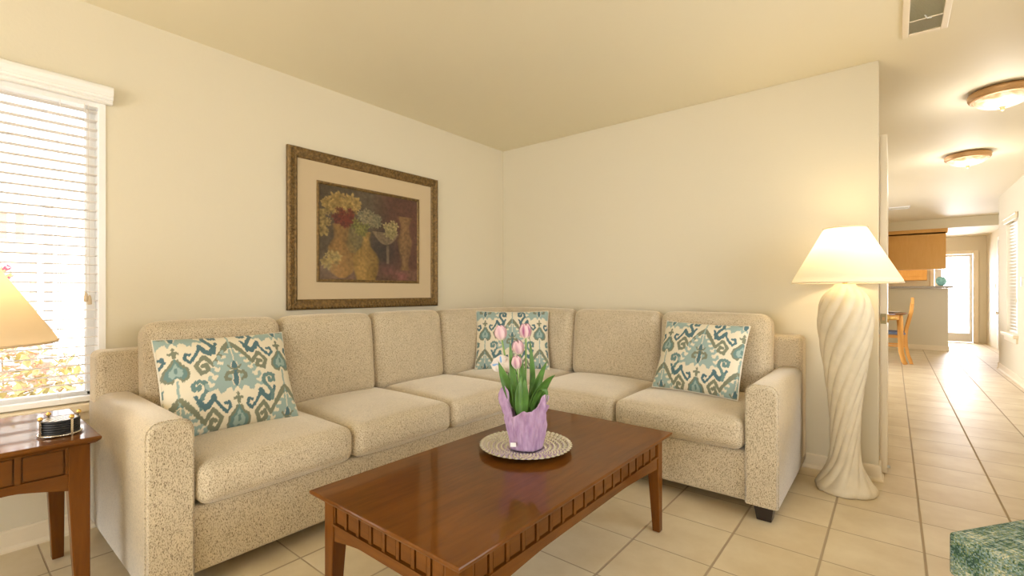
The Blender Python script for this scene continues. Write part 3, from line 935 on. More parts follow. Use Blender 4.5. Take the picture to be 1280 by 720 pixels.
def bez(p, q, r, n=12):
    return [p * (1 - t) ** 2 + q * 2 * t * (1 - t) + r * t * t for t in [i / n for i in range(n + 1)]]
def petal_cup(name, base, axis, L, Rm, parent, streak, opening=.0, seed=0):
    """six overlapping petals forming a closed tulip head"""
    rr = random.Random(seed)
    A = Vector(axis).normalized(); B = A.cross(Vector((.3, .9, .1))).normalized(); Cc = A.cross(B)
    g = G(); cols = []
    for k in range(6):
        outer = k % 2 == 0
        th0 = k * PI / 3 + .2 + rr.uniform(-.1, .1)
        hw = .72 if outer else .62
        sc = 1.0 if outer else .92
        NU, NV = 9, 12; vs = []
        for i in range(NU):
            u = -1 + 2 * i / (NU - 1)
            for j in range(NV):
                t = j / (NV - 1)
                r = Rm * sc * (.16 + .84 * math.sin(PI * min(1, .06 + t * .80)) ** .8) * (1 - .10 * t) + opening * t * t
                wdt = hw * (math.sin(PI * (.10 + .86 * t)) ** .55)
                a = th0 + u * wdt * 1.15
                zz = L * (t - .05 * u * u * t)
                rl = r * (1 - .05 * (1 - u * u) * 0) + .0012 * (1 if outer else 0) + .0015 * u * u
                vs.append(base + A * zz + (B * math.cos(a) + Cc * math.sin(a)) * rl)
                pale = np.array((.68, .40, .50)); wh = np.array((.80, .66, .64)); pu = np.array((.30, .03, .17)); gr = np.array((.62, .66, .42))
                s = math.exp(-(u / .34) ** 2) * min(1, streak * 1.3) * (.35 + .65 * math.sin(PI * t))
                c = wh * (1 - t * .5) + pale * t * .5
                c = c * (1 - .35 * abs(u) * streak) + pale * .35 * abs(u) * streak
                c = c * (1 - s) + pu * s
                if t < .12: c = c * (t / .12) + gr * (1 - t / .12)
                cols.append(c)
        fs = [(i * NV + j, (i + 1) * NV + j, (i + 1) * NV + j + 1, i * NV + j + 1) for i in range(NU - 1) for j in range(NV - 1)]
        g.add(vs, fs)
    return g.build(name, M['petal'], parent, smooth=True, cols=np.array(cols))
heads = [((627, 424), (-.16, .05, 1), .062, .026, .35, 1, (645, 500), .00), ((657, 422), (-.05, .02, 1), .062, .026, .85, 2, (655, 500), .01),
         ((649, 441), (-.22, -.1, 1), .058, .025, .4, 3, (652, 500), -.005), ((646, 458), (-.10, -.05, 1), .054, .022, .55, 4, (650, 500), -.03)]
for (hx, hy), ax, L, Rm, st, sd, foot, dep in heads:
    b = tp(hx, hy, dep); f0 = TC + RT * ((foot[0] - 657) * .0025) + Vector((0, 0, .13)) + FW * dep * .5
    mid = (b + f0) / 2 + RT * (-.008 if hx < 640 else .004)
    g = G(); g.tube(bez(f0, mid, b, 10), .0042, 8, .0036); s_ = g.build('stem', M['stem'], tul, smooth=True)
    petal_cup('tulip_flower', b - Vector(ax).normalized() * .004, RT * ax[0] + FW * ax[1] + Vector((0, 0, 1)), L, Rm, tul, st, .0, sd)
def leaf(pts, wmax, tilt, fold=.35, curl=0.0):
    """long blade following picture points; tilt turns its face"""
    P = [Vector(p) for p in pts]; NP = 16
    C3 = []
    for i in range(NP + 1):
        t = i / NP
        if len(P) == 3: C3.append(P[0] * (1 - t) ** 2 + P[1] * 2 * t * (1 - t) + P[2] * t * t)
        else: C3.append(P[0] * (1 - t) ** 3 + P[1] * 3 * t * (1 - t) ** 2 + P[2] * 3 * t * t * (1 - t) + P[3] * t ** 3)
    side = (RT * math.cos(tilt) + FW * math.sin(tilt))
    g = G(); vs = []; NW = 7
    for i, p in enumerate(C3):
        t = i / NP
        w = 1.35 * wmax * (math.sin(PI * (.14 + .86 * t)) ** .8) * (1 if t < .98 else .3)
        tan = (C3[min(i + 1, NP)] - C3[max(i - 1, 0)]).normalized()
        sd = (side - tan * side.dot(tan)).normalized(); nn = sd.cross(tan)
        for k in range(NW):
            u = -1 + 2 * k / (NW - 1)
            vs.append(p + sd * u * w + nn * (fold * w * (abs(u) ** 1.5)) + nn * (.0015 * math.sin(t * 9 + u * 3)))
    fs = [(i * NW + k, i * NW + k + 1, (i + 1) * NW + k + 1, (i + 1) * NW + k) for i in range(NP) for k in range(NW - 1)]
    g.add(vs, fs); o = g.build('leaf', M['leaf'], tul, smooth=True)
    m = o.modifiers.new('thickness', 'SOLIDIFY'); m.thickness = .0012
    return o
leaf([tp(652, 515, -.01), tp(636, 490, -.03), tp(623, 450, -.045)], .018, .25)
leaf([tp(648, 520, -.02), tp(641, 490, -.04), tp(637, 424, -.03)], .0125, .5)
leaf([tp(655, 520, .0), tp(655, 480, -.01), tp(649, 438, -.01)], .011, .2)
leaf([tp(660, 520, .02), tp(668, 480, .02), tp(662, 424, .02)], .011, .6)
leaf([tp(661, 520, -.01), tp(664, 490, -.02), tp(683, 450, -.02)], .014, .2)
leaf([tp(662, 522, -.02), tp(668, 480, -.045), tp(692, 466, -.05)], .019, .4)
leaf([tp(663, 515, -.03), tp(672, 470, -.07), tp(684, 478, -.075), tp(681, 497, -.065)], .009, .2)
leaf([tp(650, 520, -.045), tp(645, 495, -.055), tp(652, 466, -.04)], .011, -.2)
leaf([tp(656, 520, -.045), tp(654, 490, -.06), tp(655, 470, -.05)], .012, .5)
leaf([tp(652, 515, .02), tp(646, 480, .02), tp(640, 452, .01)], .011, -.3)
leaf([tp(661, 515, .0), tp(652, 470, .01), tp(648, 440, .0)], .008, .4)
# the open white blossom with a blue mark
def blossom(c, R0, facing, petals, seed, blue):
    rr = random.Random(seed); F = Vector(facing).normalized(); A = F.cross(Vector((0, 0, 1))).normalized(); B = A.cross(F)
    g = G(); cols = []
    for k in range(petals):
        th = 2 * PI * k / petals + rr.uniform(-.2, .2); Lp = R0 * rr.uniform(.85, 1.1)
        d = A * math.cos(th) + B * math.sin(th); e = d.cross(F)
        NU, NV = 9, 10; vs = []
        for i in range(NU):
            u = -1 + 2 * i / (NU - 1)
            for j in range(NV):
                t = j / (NV - 1)
                w = Lp * .62 * math.sin(PI * (.08 + .80 * t)) ** .7
                vs.append(c + d * (Lp * t * (1 - .12 * u * u)) + e * (u * w) + F * (.014 * math.sin(t * 2.2) - .012 * t * t + .004 * math.sin(u * 5 + t * 6 + seed) + .001 * k))
                ccol = np.array((.74, .68, .64))
                if blue and k in (0, 1) and abs(u) < .25 and .15 < t < .8: ccol = np.array((.06, .32, .72))
                cols.append(ccol)
        g.add(vs, [(i * NV + j, (i + 1) * NV + j, (i + 1) * NV + j + 1, i * NV + j + 1) for i in range(NU - 1) for j in range(NV - 1)])
    return g.build('blossom', M['blossom'], tul, smooth=True, cols=np.array(cols))
bs = tag(blossom(tp(627, 455, -.005), .043, -FW + Vector((0, 0, .25)) - RT * .2, 5, 1, True), 'open white blossom with a blue mark')
tag(blossom(tp(645, 476, .015), .032, -FW - Vector((0, 0, .1)), 5, 2, False), 'open white blossom')
g = G(); g.tube(bez(TC + Vector((0, 0, .13)), tp(642, 500, .0), tp(628, 458, .004), 10), .0035, 8); g.build('stem', M['stem'], tul, smooth=True)

# ------------------------------------------------------------------ framed picture
py0, py1, pz0, pz1 = -2.078, -.852, .982, 2.005
pic = thing('framed_picture', 'ornate gold framed still life print with wide tan mount above the sofa', 'picture', (0, (py0 + py1) / 2, pz0))
def frame_ring(y0, y1, z0, z1, prof, mat, name, parent, beads=None, relief=None):
    g = G(); vs = []
    m = len(prof)
    for d, x in prof:
        vs += [(x, y0 + d, z0 + d), (x, y1 - d, z0 + d), (x, y1 - d, z1 - d), (x, y0 + d, z1 - d)]
    fs = []
    for k in range(m - 1):
        for i in range(4): fs.append((k * 4 + i, k * 4 + (i + 1) % 4, k * 4 + 4 + (i + 1) % 4, k * 4 + 4 + i))
    g.add(vs, fs)
    def run(d, x, rad, sp, flat=1.0):
        for (a, b) in (((y0 + d, z0 + d), (y1 - d, z0 + d)), ((y1 - d, z0 + d), (y1 - d, z1 - d)), ((y1 - d, z1 - d), (y0 + d, z1 - d)), ((y0 + d, z1 - d), (y0 + d, z0 + d))):
            L = math.hypot(b[0] - a[0], b[1] - a[1]); n_ = max(2, int(L / sp))
            for k in range(n_):
                t = (k + .5) / n_; c = (x, a[0] + (b[0] - a[0]) * t, a[1] + (b[1] - a[1]) * t)
                vs2 = []
                for (e, f, h_) in ((1, 0, 0), (-1, 0, 0), (0, 1, 0), (0, -1, 0), (0, 0, 1)):
                    vs2.append((c[0] + h_ * rad * flat, c[1] + e * rad, c[2] + f * rad))
                g.add(vs2, [(0, 2, 4), (2, 1, 4), (1, 3, 4), (3, 0, 4)])
    for bd in (beads or []): run(*bd)
    return g.build(name, mat, parent)
fr = frame_ring(py0, py1, pz0, pz1, [(0, .001), (0, .022), (.006, .030), (.014, .033), (.022, .030), (.026, .026), (.044, .021), (.052, .022), (.058, .019), (.064, .015), (.066, .010)],
                M['gold'], 'frame', pic, [(.014, .031, .010, .022, .8), (.036, .0225, .011, .026, .55), (.056, .019, .005, .011, .8)])
g = G(); g.box(.003, .0095, py0 + .06, py1 - .06, pz0 + .06, pz1 - .06); g.build('mount', M['mat'], pic)
iy0, iy1, iz0, iz1 = -1.886, -1.040, 1.160, 1.820
frame_ring(iy0, iy1, iz0, iz1, [(0, .0095), (0, .015), (.005, .019), (.012, .018), (.018, .013), (.020, .0105)], M['gold'], 'inner_frame', pic, [(.011, .0175, .005, .011, .8)])
def paint_print(nx, nz):
    u, v = np.meshgrid(np.linspace(0, 1, nx), np.linspace(0, 1, nz), indexing='ij'); u = u.ravel(); v = v.ravel()
    rs = np.random.RandomState(11)
    def noise(f, sd):
        r = np.random.RandomState(sd); G_ = r.rand(40, 40); x = u * f; y = v * f * .8
        xi = np.floor(x).astype(int); yi = np.floor(y).astype(int); fx = x - xi; fy = y - yi
        fx = fx * fx * (3 - 2 * fx); fy = fy * fy * (3 - 2 * fy)
        a = G_[xi % 40, yi % 40]; b = G_[(xi + 1) % 40, yi % 40]; c_ = G_[xi % 40, (yi + 1) % 40]; d = G_[(xi + 1) % 40, (yi + 1) % 40]
        return a * (1 - fx) * (1 - fy) + b * fx * (1 - fy) + c_ * (1 - fx) * fy + d * fx * fy
    nz_ = .5 * noise(5, 1) + .3 * noise(12, 2) + .2 * noise(30, 3)
    col = np.zeros((len(u), 3))
    bgl = np.array((.115, .095, .075)); bgr = np.array((.115, .056, .048)); bgd = np.array((.050, .042, .048))
    s = np.clip((u - .48) * 5, 0, 1)[:, None]
    col[:] = bgl * (1 - s) + bgr * s
    dk = np.exp(-(((u - .60) / .22) ** 2 + ((v - .35) / .30) ** 2))[:, None] * .9; col = col * (1 - dk) + bgd * dk
    col *= (.55 + .9 * nz_)[:, None]
    def blend(mask, c):
        nonlocal col
        mk = np.clip(mask, 0, 1)[:, None]; col = col * (1 - mk) + np.array(c) * (.6 + .8 * nz_)[:, None] * mk
    def soft(d, w=.012): return np.clip(.5 - d / w, 0, 1)
    def vase(cx, prof, c, hi, al=.9):
        vs_ = np.array([p[1] for p in prof]); rs_ = np.array([p[0] for p in prof])
        hw = np.interp(v, vs_, rs_, left=-1, right=-1)
        m = soft(np.abs(u - cx) - hw, .02) * al * (hw > 0)
        blend(m, c)
        blend(m * np.exp(-((u - cx + .25 * hw) / (.4 * np.abs(hw) + .01)) ** 2) * .6, hi)
    # cloth, table
    blend(soft(v - (.17 - .06 * u) - .03 * np.sin(u * 9), .05) * .6, (.16, .10, .085))
    blend(np.exp(-(((u - .70) / .16) ** 2 + ((v - .10 + .25 * (u - .7)) / .07) ** 2)) * .9, (.23, .115, .115))
    blend(np.exp(-(((u - .82) / .05) ** 2 + ((v - .05) / .04) ** 2)) * .9, (.36, .16, .18))
    vase(.20, [(.03, .02), (.10, .08), (.125, .2), (.12, .35), (.07, .46), (.075, .55), (.085, .60)], (.26, .17, .075), (.40, .25, .11))
    vase(.33, [(.05, .3), (.09, .38), (.07, .52), (.06, .60)], (.17, .15, .075), (.24, .20, .10), .6)
    vase(.435, [(.09, .0), (.125, .12), (.13, .24), (.10, .31), (.045, .38), (.032, .46), (.045, .55)], (.27, .19, .075), (.44, .31, .13))
    vase(.855, [(.05, .13), (.035, .22), (.06, .33), (.085, .48), (.06, .56), (.045, .66), (.08, .78)], (.20, .13, .075), (.29, .19, .11), .85)
    bowl = soft(np.abs(u - .64) - .14 * np.sqrt(np.clip((v - .42) / .14, 0, 1)), .02) * (v > .42) * (v < .565)
    blend(bowl, (.25, .20, .15)); blend(soft(np.abs(u - .66) - .014, .01) * (v > .2) * (v < .42), (.20, .16, .13))
    def flowers(cx, cy, rx, ry, n, size, c1, c2):
        for k in range(n):
            a = rs.rand() * 6.28; q = math.sqrt(rs.rand()); fx = cx + rx * q * math.cos(a); fy = cy + ry * q * math.sin(a)
            t = rs.rand(); c = np.array(c1) * t + np.array(c2) * (1 - t); sz = size * (.6 + .8 * rs.rand())
            near = np.where((np.abs(u - fx) < 3 * sz) & (np.abs(v - fy) < 3 * sz))[0]
            du = (u[near] - fx) / sz; dv = (v[near] - fy) / (sz * 1.2); rr = np.hypot(du, dv); an = np.arctan2(dv, du)
            m = np.clip((1 + .35 * np.cos(an * 5 + k) - rr) * 3, 0, 1) * .85
            col[near] = col[near] * (1 - m)[:, None] + c * (.45 + .75 * np.clip(rr, 0, 1))[:, None] * m[:, None]
    flowers(.20, .82, .16, .10, 46, .034, (.46, .36, .17), (.30, .22, .10))
    flowers(.22, .68, .11, .10, 60, .024, (.19, .04, .028), (.09, .022, .016))
    flowers(.05, .62, .05, .14, 22, .030, (.42, .34, .16), (.28, .22, .11))
    flowers(.47, .70, .12, .09, 60, .022, (.34, .31, .22), (.16, .17, .13))
    flowers(.38, .60, .07, .09, 18, .026, (.26, .26, .10), (.16, .17, .07))
    flowers(.70, .60, .07, .09, 34, .022, (.48, .43, .27), (.26, .24, .13))
    flowers(.09, .22, .08, .08, 18, .030, (.46, .40, .22), (.28, .22, .10))
    lum = col.mean(1, keepdims=True); col = lum + (col - lum) * 1.15
    return np.clip(col * np.array((1.12, .98, .72)) * (.72 + .56 * noise(60, 8))[:, None], 0, 1)
NX_, NZ_ = 330, 260
g = G()
yy = np.linspace(iy0 + .018, iy1 - .018, NX_); zz = np.linspace(iz0 + .018, iz1 - .018, NZ_)
g.add([(.0102, float(a), float(b)) for a in yy for b in zz], [(i * NZ_ + j, (i + 1) * NZ_ + j, (i + 1) * NZ_ + j + 1, i * NZ_ + j + 1) for i in range(NX_ - 1) for j in range(NZ_ - 1)])
g.build('print', M['painting'], pic, cols=paint_print(NX_, NZ_))
g = G(); g.add([(.0108, iy0 + .016, iz0 + .016), (.0108, iy1 - .016, iz0 + .016), (.0108, iy1 - .016, iz1 - .016), (.0108, iy0 + .016, iz1 - .016)], [(0, 1, 2, 3)])
g.build('picture_glass', M['picglass'], pic)

# ------------------------------------------------------------------ floor lamp
LX, LY = 2.703, -.265
fl = thing('floor_lamp', 'tall white twisted plaster floor lamp with cream shade at the right sofa end', 'lamp', (LX, LY, 0))
prof_pts = [(.0, .176), (.012, .182), (.03, .176), (.06, .150), (.094, .125), (.13, .106), (.163, .094), (.21, .087), (.255, .085), (.37, .087), (.485, .096), (.60, .112), (.70, .128), (.76, .139),
            (.83, .151), (.876, .157), (.93, .160), (.98, .158), (1.02, .151), (1.06, .136), (1.09, .113), (1.115, .085), (1.13, .066), (1.14, .060)]
zs = np.array([p[0] for p in prof_pts]); rsd = np.array([p[1] for p in prof_pts]) * .80
prof = [(float(np.interp(z, zs, rsd)), float(z)) for z in np.linspace(0.001, 1.14, 120)]
def twist(r, z, a):
    NF = 11
    p = (a * NF - 2 * PI * NF * .62 * (z ** .95)) % (2 * PI) / (2 * PI)
    scal = abs(math.sin(PI * p)) ** .8
    amp = .014 * min(1, r / .10)
    k = 1 if z > .09 else (.45 + .55 * z / .09)
    end = min(1, max(0, (1.135 - z) / .03))
    rr = r + amp * k * end * (scal - .75)
    if z < .1:   # the foot flares into uneven folds
        w = (1 - z / .1); rr += w * (.006 * math.sin(3 * a + 1.0) + .003 * math.sin(7 * a))
    return rr
g = G(); g.lathe(prof, (LX, LY, 0), 176, twist); g.build('twisted_column', M['plaster'], fl, smooth=True)
g = G(); g.lathe([(.012, 1.13), (.012, 1.25)], (LX, LY, 0), 16); g.build('socket', M['brass'], fl)
g = G(); g.ball((LX, LY, 1.295), .032, 16); bulb = g.build('bulb', M['bulb'], fl, smooth=True)
def shade(parent, c, z0, r0, z1, r1, mat, top_ring=True):
    g = G(); pr = [(r0, z0), (r0, z0 + .012)] + [(r0 + (r1 - r0) * t, z0 + .012 + (z1 - z0 - .012) * t) for t in [i / 12 for i in range(1, 13)]]
    g.lathe(pr, (c[0], c[1], 0), 72, cap=False)
    sh = g.build('lamp_shade', mat, parent, smooth=True)
    for z, r in ((z0, r0), (z1, r1)):
        g = G(); g.tube([(c[0] + (r + .001) * math.cos(2 * PI * k / 72), c[1] + (r + .001) * math.sin(2 * PI * k / 72), z) for k in range(73)], .0042, 6)
        g.build('shade_trim', mat, sh, smooth=True)
    g = G()
    for k in range(3):
        a = 2 * PI * k / 3; g.tube([(c[0], c[1], z1 - .03), (c[0] + (r1 - .004) * math.cos(a), c[1] + (r1 - .004) * math.sin(a), z1 - .005)], .002, 6)
    g.tube([(c[0], c[1], z1 - .07), (c[0], c[1], z1 - .005)], .004, 6)
    g.build('shade_frame', M['brass'], sh)
    return sh
shade(fl, (LX, LY), 1.147, .252, 1.448, .098, M['shade'])
def lamp_light(name, loc, e, col=(1, .72, .36), rad=.05):
    l = bpy.data.lights.new(name, 'POINT'); l.energy = e; l.color = col; l.shadow_soft_size = rad
    o = bpy.data.objects.new(name, l); COL.objects.link(o); o.location = loc
    return o
lamp_light('floor_lamp_light', (LX, LY, 1.36), 7, (1, .76, .45))

# ------------------------------------------------------------------ end table and what stands on it
EX0, EX1, EY0, EY1, EZ = .18, .778, -3.72, -3.083, .60
et = thing('end_table', 'reddish cherry end table with panelled apron under the window at the left', 'table', ((EX0 + EX1) / 2, (EY0 + EY1) / 2, 0))
slab('tabletop', EX0, EX1, EY0, EY1, EZ, M['cherryY'], et)
ez = EZ - .024; oo = .026
for sx, cx in ((-1, EX0 + oo + .028), (1, EX1 - oo - .028)):
    for sy, cy in ((-1, EY0 + oo + .028), (1, EY1 - oo - .028)):
        tleg(cx, cy, ez, sx, sy, .028, .018, .43).build('leg', M['cherryZ'], et, bevel=.003)
a0, a1 = EY0 + oo + .056, EY1 - oo - .056; b0, b1 = EX0 + oo + .056, EX1 - oo - .056
apron((EX1 - oo - .006, a0, 0), (EX1 - oo - .006, a1, 0), (1, 0, 0), ez, 4, et, M['cherryY'], zb=.425, band=.085, arch=.03)
apron((EX0 + oo + .006, a0, 0), (EX0 + oo + .006, a1, 0), (-1, 0, 0), ez, 4, et, M['cherryY'], zb=.425, band=.085, arch=.03)
apron((b0, EY1 - oo - .006, 0), (b1, EY1 - oo - .006, 0), (0, 1, 0), ez, 4, et, M['cherryX'], zb=.425, band=.085, arch=.03)
apron((b0, EY0 + oo + .006, 0), (b1, EY0 + oo + .006, 0), (0, -1, 0), ez, 4, et, M['cherryX'], zb=.425, band=.085, arch=.03)
# coaster rack
KX, KY = .645, -3.172
ck = thing('coaster_rack', 'small metal coaster rack with ball finials on the end table corner', 'coaster holder', (KX, KY, EZ))
def circ(r, z, n=40): return [(KX + r * math.cos(2 * PI * k / n), KY + r * math.sin(2 * PI * k / n), z) for k in range(n + 1)]
g = G(); g.tube(circ(.056, EZ + .006), .003, 8); g.tube([(KX - .056, KY, EZ + .006), (KX + .056, KY, EZ + .006)], .0025, 8); g.tube([(KX, KY - .056, EZ + .006), (KX, KY + .056, EZ + .006)], .0025, 8)
g.build('base_ring', M['silver'], ck, smooth=True)
for k in range(4):
    a = math.radians(-66 + 90 * k) ; x, y = KX + .057 * math.cos(a), KY + .057 * math.sin(a)
    g = G(); g.box(-.0035, .0035, -.0015, .0015, 0, .058, T(x, y, EZ + .001) @ RZ(a + PI / 2)); po = g.build('post', M['silver'], ck)
    g = G(); g.ball((x, y, EZ + .066), .0075, 12); g.build('finial', M['brass'], po, smooth=True)
def striped():
    m, nt, b = new_mat('striped_coaster_top')
    tc = nd(nt, 'ShaderNodeTexCoord'); w = nd(nt, 'ShaderNodeTexWave', i_Scale=24.0); w.bands_direction = 'DIAGONAL'
    nt.links.new(tc.outputs['Object'], w.inputs['Vector'])
    r = nd(nt, 'ShaderNodeValToRGB'); r.color_ramp.interpolation = 'CONSTANT'
    r.color_ramp.elements[0].color = (.02, .02, .022, 1); r.color_ramp.elements[1].position = .5; r.color_ramp.elements[1].color = (.62, .56, .46, 1)
    nt.links.new(w.outputs['Fac'], r.inputs['Fac']); nt.links.new(r.outputs['Color'], b.inputs['Base Color']); b.inputs['Roughness'].default_value = .3
    return m
M['stripe'] = striped()
for k in range(6):
    z = EZ + .0095 + k * .0078
    g = G(); g.lathe([(.050, 0), (.0525, .001), (.0525, .0058), (.050, .0068)], (KX, KY, z), 48)
    g.cur = 1; g.lathe([(.046, .0068), (.0455, .0072)], (KX, KY, z), 48)
    which = ['lowest', 'second from bottom', 'third from bottom', 'fourth from bottom', 'fifth from bottom', 'topmost'][k]
    lab = ('topmost black coaster, its striped face showing, in the end table coaster rack' if k == 5 else 'round black coaster, %s in the stack on the end table' % which)
    tag(g.build('coaster', [M['black'], M['stripe']], smooth=False), lab, 'coaster', 'coasters stacked in the rack')
# table lamp
QX, QY = .46, -3.395
tl = thing('table_lamp', 'tan cone-shaded table lamp on the end table in front of the window blind', 'lamp', (QX, QY, EZ))
g = G(); g.lathe([(.085, .001), (.088, .012), (.06, .03), (.03, .05), (.055, .09), (.082, .15), (.07, .21), (.035, .26), (.02, .285), (.014, .30)], (QX, QY, EZ), 40); g.build('base', M['plaster'], tl, smooth=True)
g = G(); g.lathe([(.010, .295), (.010, .40)], (QX, QY, EZ), 16); g.build('socket', M['brass'], tl)
g = G(); g.ball((QX, QY, EZ + .43), .028, 16); g.build('bulb', M['bulb'], tl, smooth=True)
shade(tl, (QX, QY), 0.918, .238, 1.203, .078, M['shade_tan'])
lamp_light('table_lamp_light', (QX, QY, 1.10), 3.0, (1, .74, .42))

# ------------------------------------------------------------------ window blind
bl = thing('window_blind', 'white horizontal slat blind hanging in the window at the left', 'blind', (-.02, (WY0 + WY1) / 2, WZ1))
g = G()
vp = [(.0, 1.985), (.026, 1.985), (.030, 1.992), (.026, 2.0), (.038, 2.004), (.040, 2.012), (.036, 2.018), (.046, 2.03), (.048, 2.046), (.044, 2.058), (.034, 2.066), (.0, 2.068)]
vp = [(x + .004, z) for x, z in vp]
g.prism(vp, lambda u, v, s: (u, (WY0 - .05, WY1 + .022)[s], v)); o = g.build('valance', M['white'], bl)
bm = bmesh.new(); bm.from_mesh(o.data); bmesh.ops.recalc_face_normals(bm, faces=bm.faces); bm.to_mesh(o.data); bm.free()
g = G(); g.box(-.06, -.002, WY0 + .01, WY1 - .02, 1.965, 2.02); g.build('head_rail', M['white'], bl)
g = G(); z = 1.945; sl = []
ang = math.radians(-2)
while z > WZ0 + .055:
    m4 = T(-.034, 0, z) @ RY(ang)
    n_ = 6; vs = []
    for s in (0, 1):
        for y in (WY0 + .014, WY1 - .022):
            for k in range(n_ + 1):
                u = -1 + 2 * k / n_; vs.append(m4 @ Vector((u * .0235, y, (.0022 if s else 0) + .0025 * (1 - u * u))))
    q = n_ + 1; fs = []
    for k in range(n_):
        fs.append((k, k + 1, q + k + 1, q + k)); fs.append((2 * q + k, 3 * q + k, 3 * q + k + 1, 2 * q + k + 1))
    for a, b in ((0, q), (n_, q + n_)):
        fs.append((a, b, b + 2 * q, a + 2 * q))
    fs.append(tuple(list(range(q)) + [2 * q + k for k in range(n_, -1, -1)])); fs.append(tuple([q + k for k in range(q)] + [3 * q + k for k in range(n_, -1, -1)]))
    g.add(vs, fs); z -= .0425
o = g.build('slats', M['slat'], bl)
bm = bmesh.new(); bm.from_mesh(o.data); bmesh.ops.recalc_face_normals(bm, faces=bm.faces); bm.to_mesh(o.data); bm.free()
g = G(); g.box(-.058, -.010, WY0 + .014, WY1 - .022, WZ0 + .012, WZ0 + .036); g.build('bottom_rail', M['white'], bl, bevel=.004)
g = G()
for y in (-3.09, -3.62, -4.2):
    for x in (-.0095, -.0585): g.tube([(x, y, WZ0 + .03), (x, y, 1.97)], .0009, 5)
g.build('ladder_cord', M['cord'], bl)
for y, zt_ in ((-3.005, 1.075), (-2.992, 1.062)):
    g = G(); g.tube([(-.002, y - .004, 1.97), (.006, y, zt_)], .0011, 5); lc = g.build('lift_cord', M['cord'], bl)
    g = G(); g.lathe([(.003, .02), (.006, .012), (.0085, -.006), (.009, -.02), (.006, -.024)], (.006, y, zt_), 12); g.build('tassel', M['beige'], lc, smooth=True)
g = G(); g.lathe([(.0045, 0), (.0045, .62)], (.004, -3.42, 1.3), 8); g.build('tilt_wand', M['white'], bl, smooth=True)

# ------------------------------------------------------------------ ceiling fittings
def ceiling_light(x, y, label):
    r = thing('ceiling_light', label, 'ceiling light', (x, y, H), 'flush ceiling lights in the hall')
    g = G(); g.lathe([(.10, -.0005), (.150, -.0005), (.166, -.010), (.172, -.024), (.165, -.034), (.170, -.042), (.163, -.056), (.150, -.062), (.143, -.058)], (x, y, H), 64, cap=False)
    g.build('rim', M['bronze'], r, smooth=True)
    g = G(); g.lathe([(.146, -.056), (.138, -.072), (.118, -.090), (.088, -.104), (.05, -.113), (.012, -.116)], (x, y, H), 64, cap=False)
    g.build('glass_bowl', M['alabaster'], r, smooth=True)
    g = G(); g.lathe([(.018, -.112), (.020, -.118), (.010, -.124), (.013, -.132), (.008, -.140), (.002, -.145)], (x, y, H), 20); g.build('finial', M['bronze'], r, smooth=True)
    return r
c1 = ceiling_light(3.475, 1.02, 'bronze rimmed alabaster ceiling light nearest the living room')
copy_tree(c1, (3.475, 2.90, H), 'bronze rimmed alabaster ceiling light farther down the hall')
for y in (1.02, 2.90): lamp_light('ceiling_light_glow', (3.475, y, H - .22), 9, (1, .95, .92), .12)
lamp_light('kitchen_fill', (2.9, 9.3, 2.1), 22, (1, .93, .84), .15)  # added fill with no fixture, hidden by the cabinets, lifts the kitchen
vt = thing('ceiling_vent', 'cream metal air register in the ceiling near the hall opening', 'vent', (3.04, -.45, H))
vx0, vx1, vy0, vy1 = 2.945, 3.125, -.72, -.225
g = G()
for a, b, c_, d in ((vx0, vx0 + .028, vy0, vy1), (vx1 - .028, vx1, vy0, vy1), (vx0 + .028, vx1 - .028, vy0, vy0 + .03), (vx0 + .028, vx1 - .028, vy1 - .03, vy1), (vx0 + .028, vx1 - .028, -.405, -.395)):
    g.box(a, b, c_, d, H - .009, H - .0005)
g.build('frame', M['trim'], vt, bevel=.003)
g = G(); g.box(vx0 + .02, vx1 - .02, vy0 + .02, vy1 - .02, H - .0012, H - .0004); g.build('duct_back', M['trim'], vt)
M['vane'] = simple('pale_olive_metal', (.62, .60, .45), .5)
for (a, b, tl_) in ((vy0 + .03, -.405, .7), (-.395, vy1 - .03, .45)):
    g = G(); n_ = max(5, int((b - a) / .0105))
    for k in range(n_):
        y = a + (k + .5) * (b - a) / n_; g.box(vx0 + .028, vx1 - .028, -.006, .006, -.0004, .0004, T(0, y, H - .0055) @ RX(tl_))
    g.build('vanes', M['vane'], vt)
g = G(); g.tube([(3.03, -.44, H - .008), (3.04, -.43, H - .022), (3.055, -.435, H - .026)], .003, 8); g.build('lever', M['white'], vt, smooth=True)
vt2 = thing('hall_vent', 'small white ceiling grille far down the hall by the kitchen beam', 'vent', (3.0, 6.3, H))
g = G()
for a, b, c_, d in ((2.86, 3.12, 6.2, 6.22), (2.86, 3.12, 6.40, 6.42), (2.86, 2.88, 6.22, 6.40), (3.10, 3.12, 6.22, 6.40)): g.box(a, b, c_, d, H - .014, H - .0005)
g.build('frame', M['white'], vt2)
g = G()
for k in range(8): g.box(2.88, 3.10, 6.225 + k * .022, 6.233 + k * .022, H - .010, H - .002)
g.build('vanes', M['vane'], vt2)

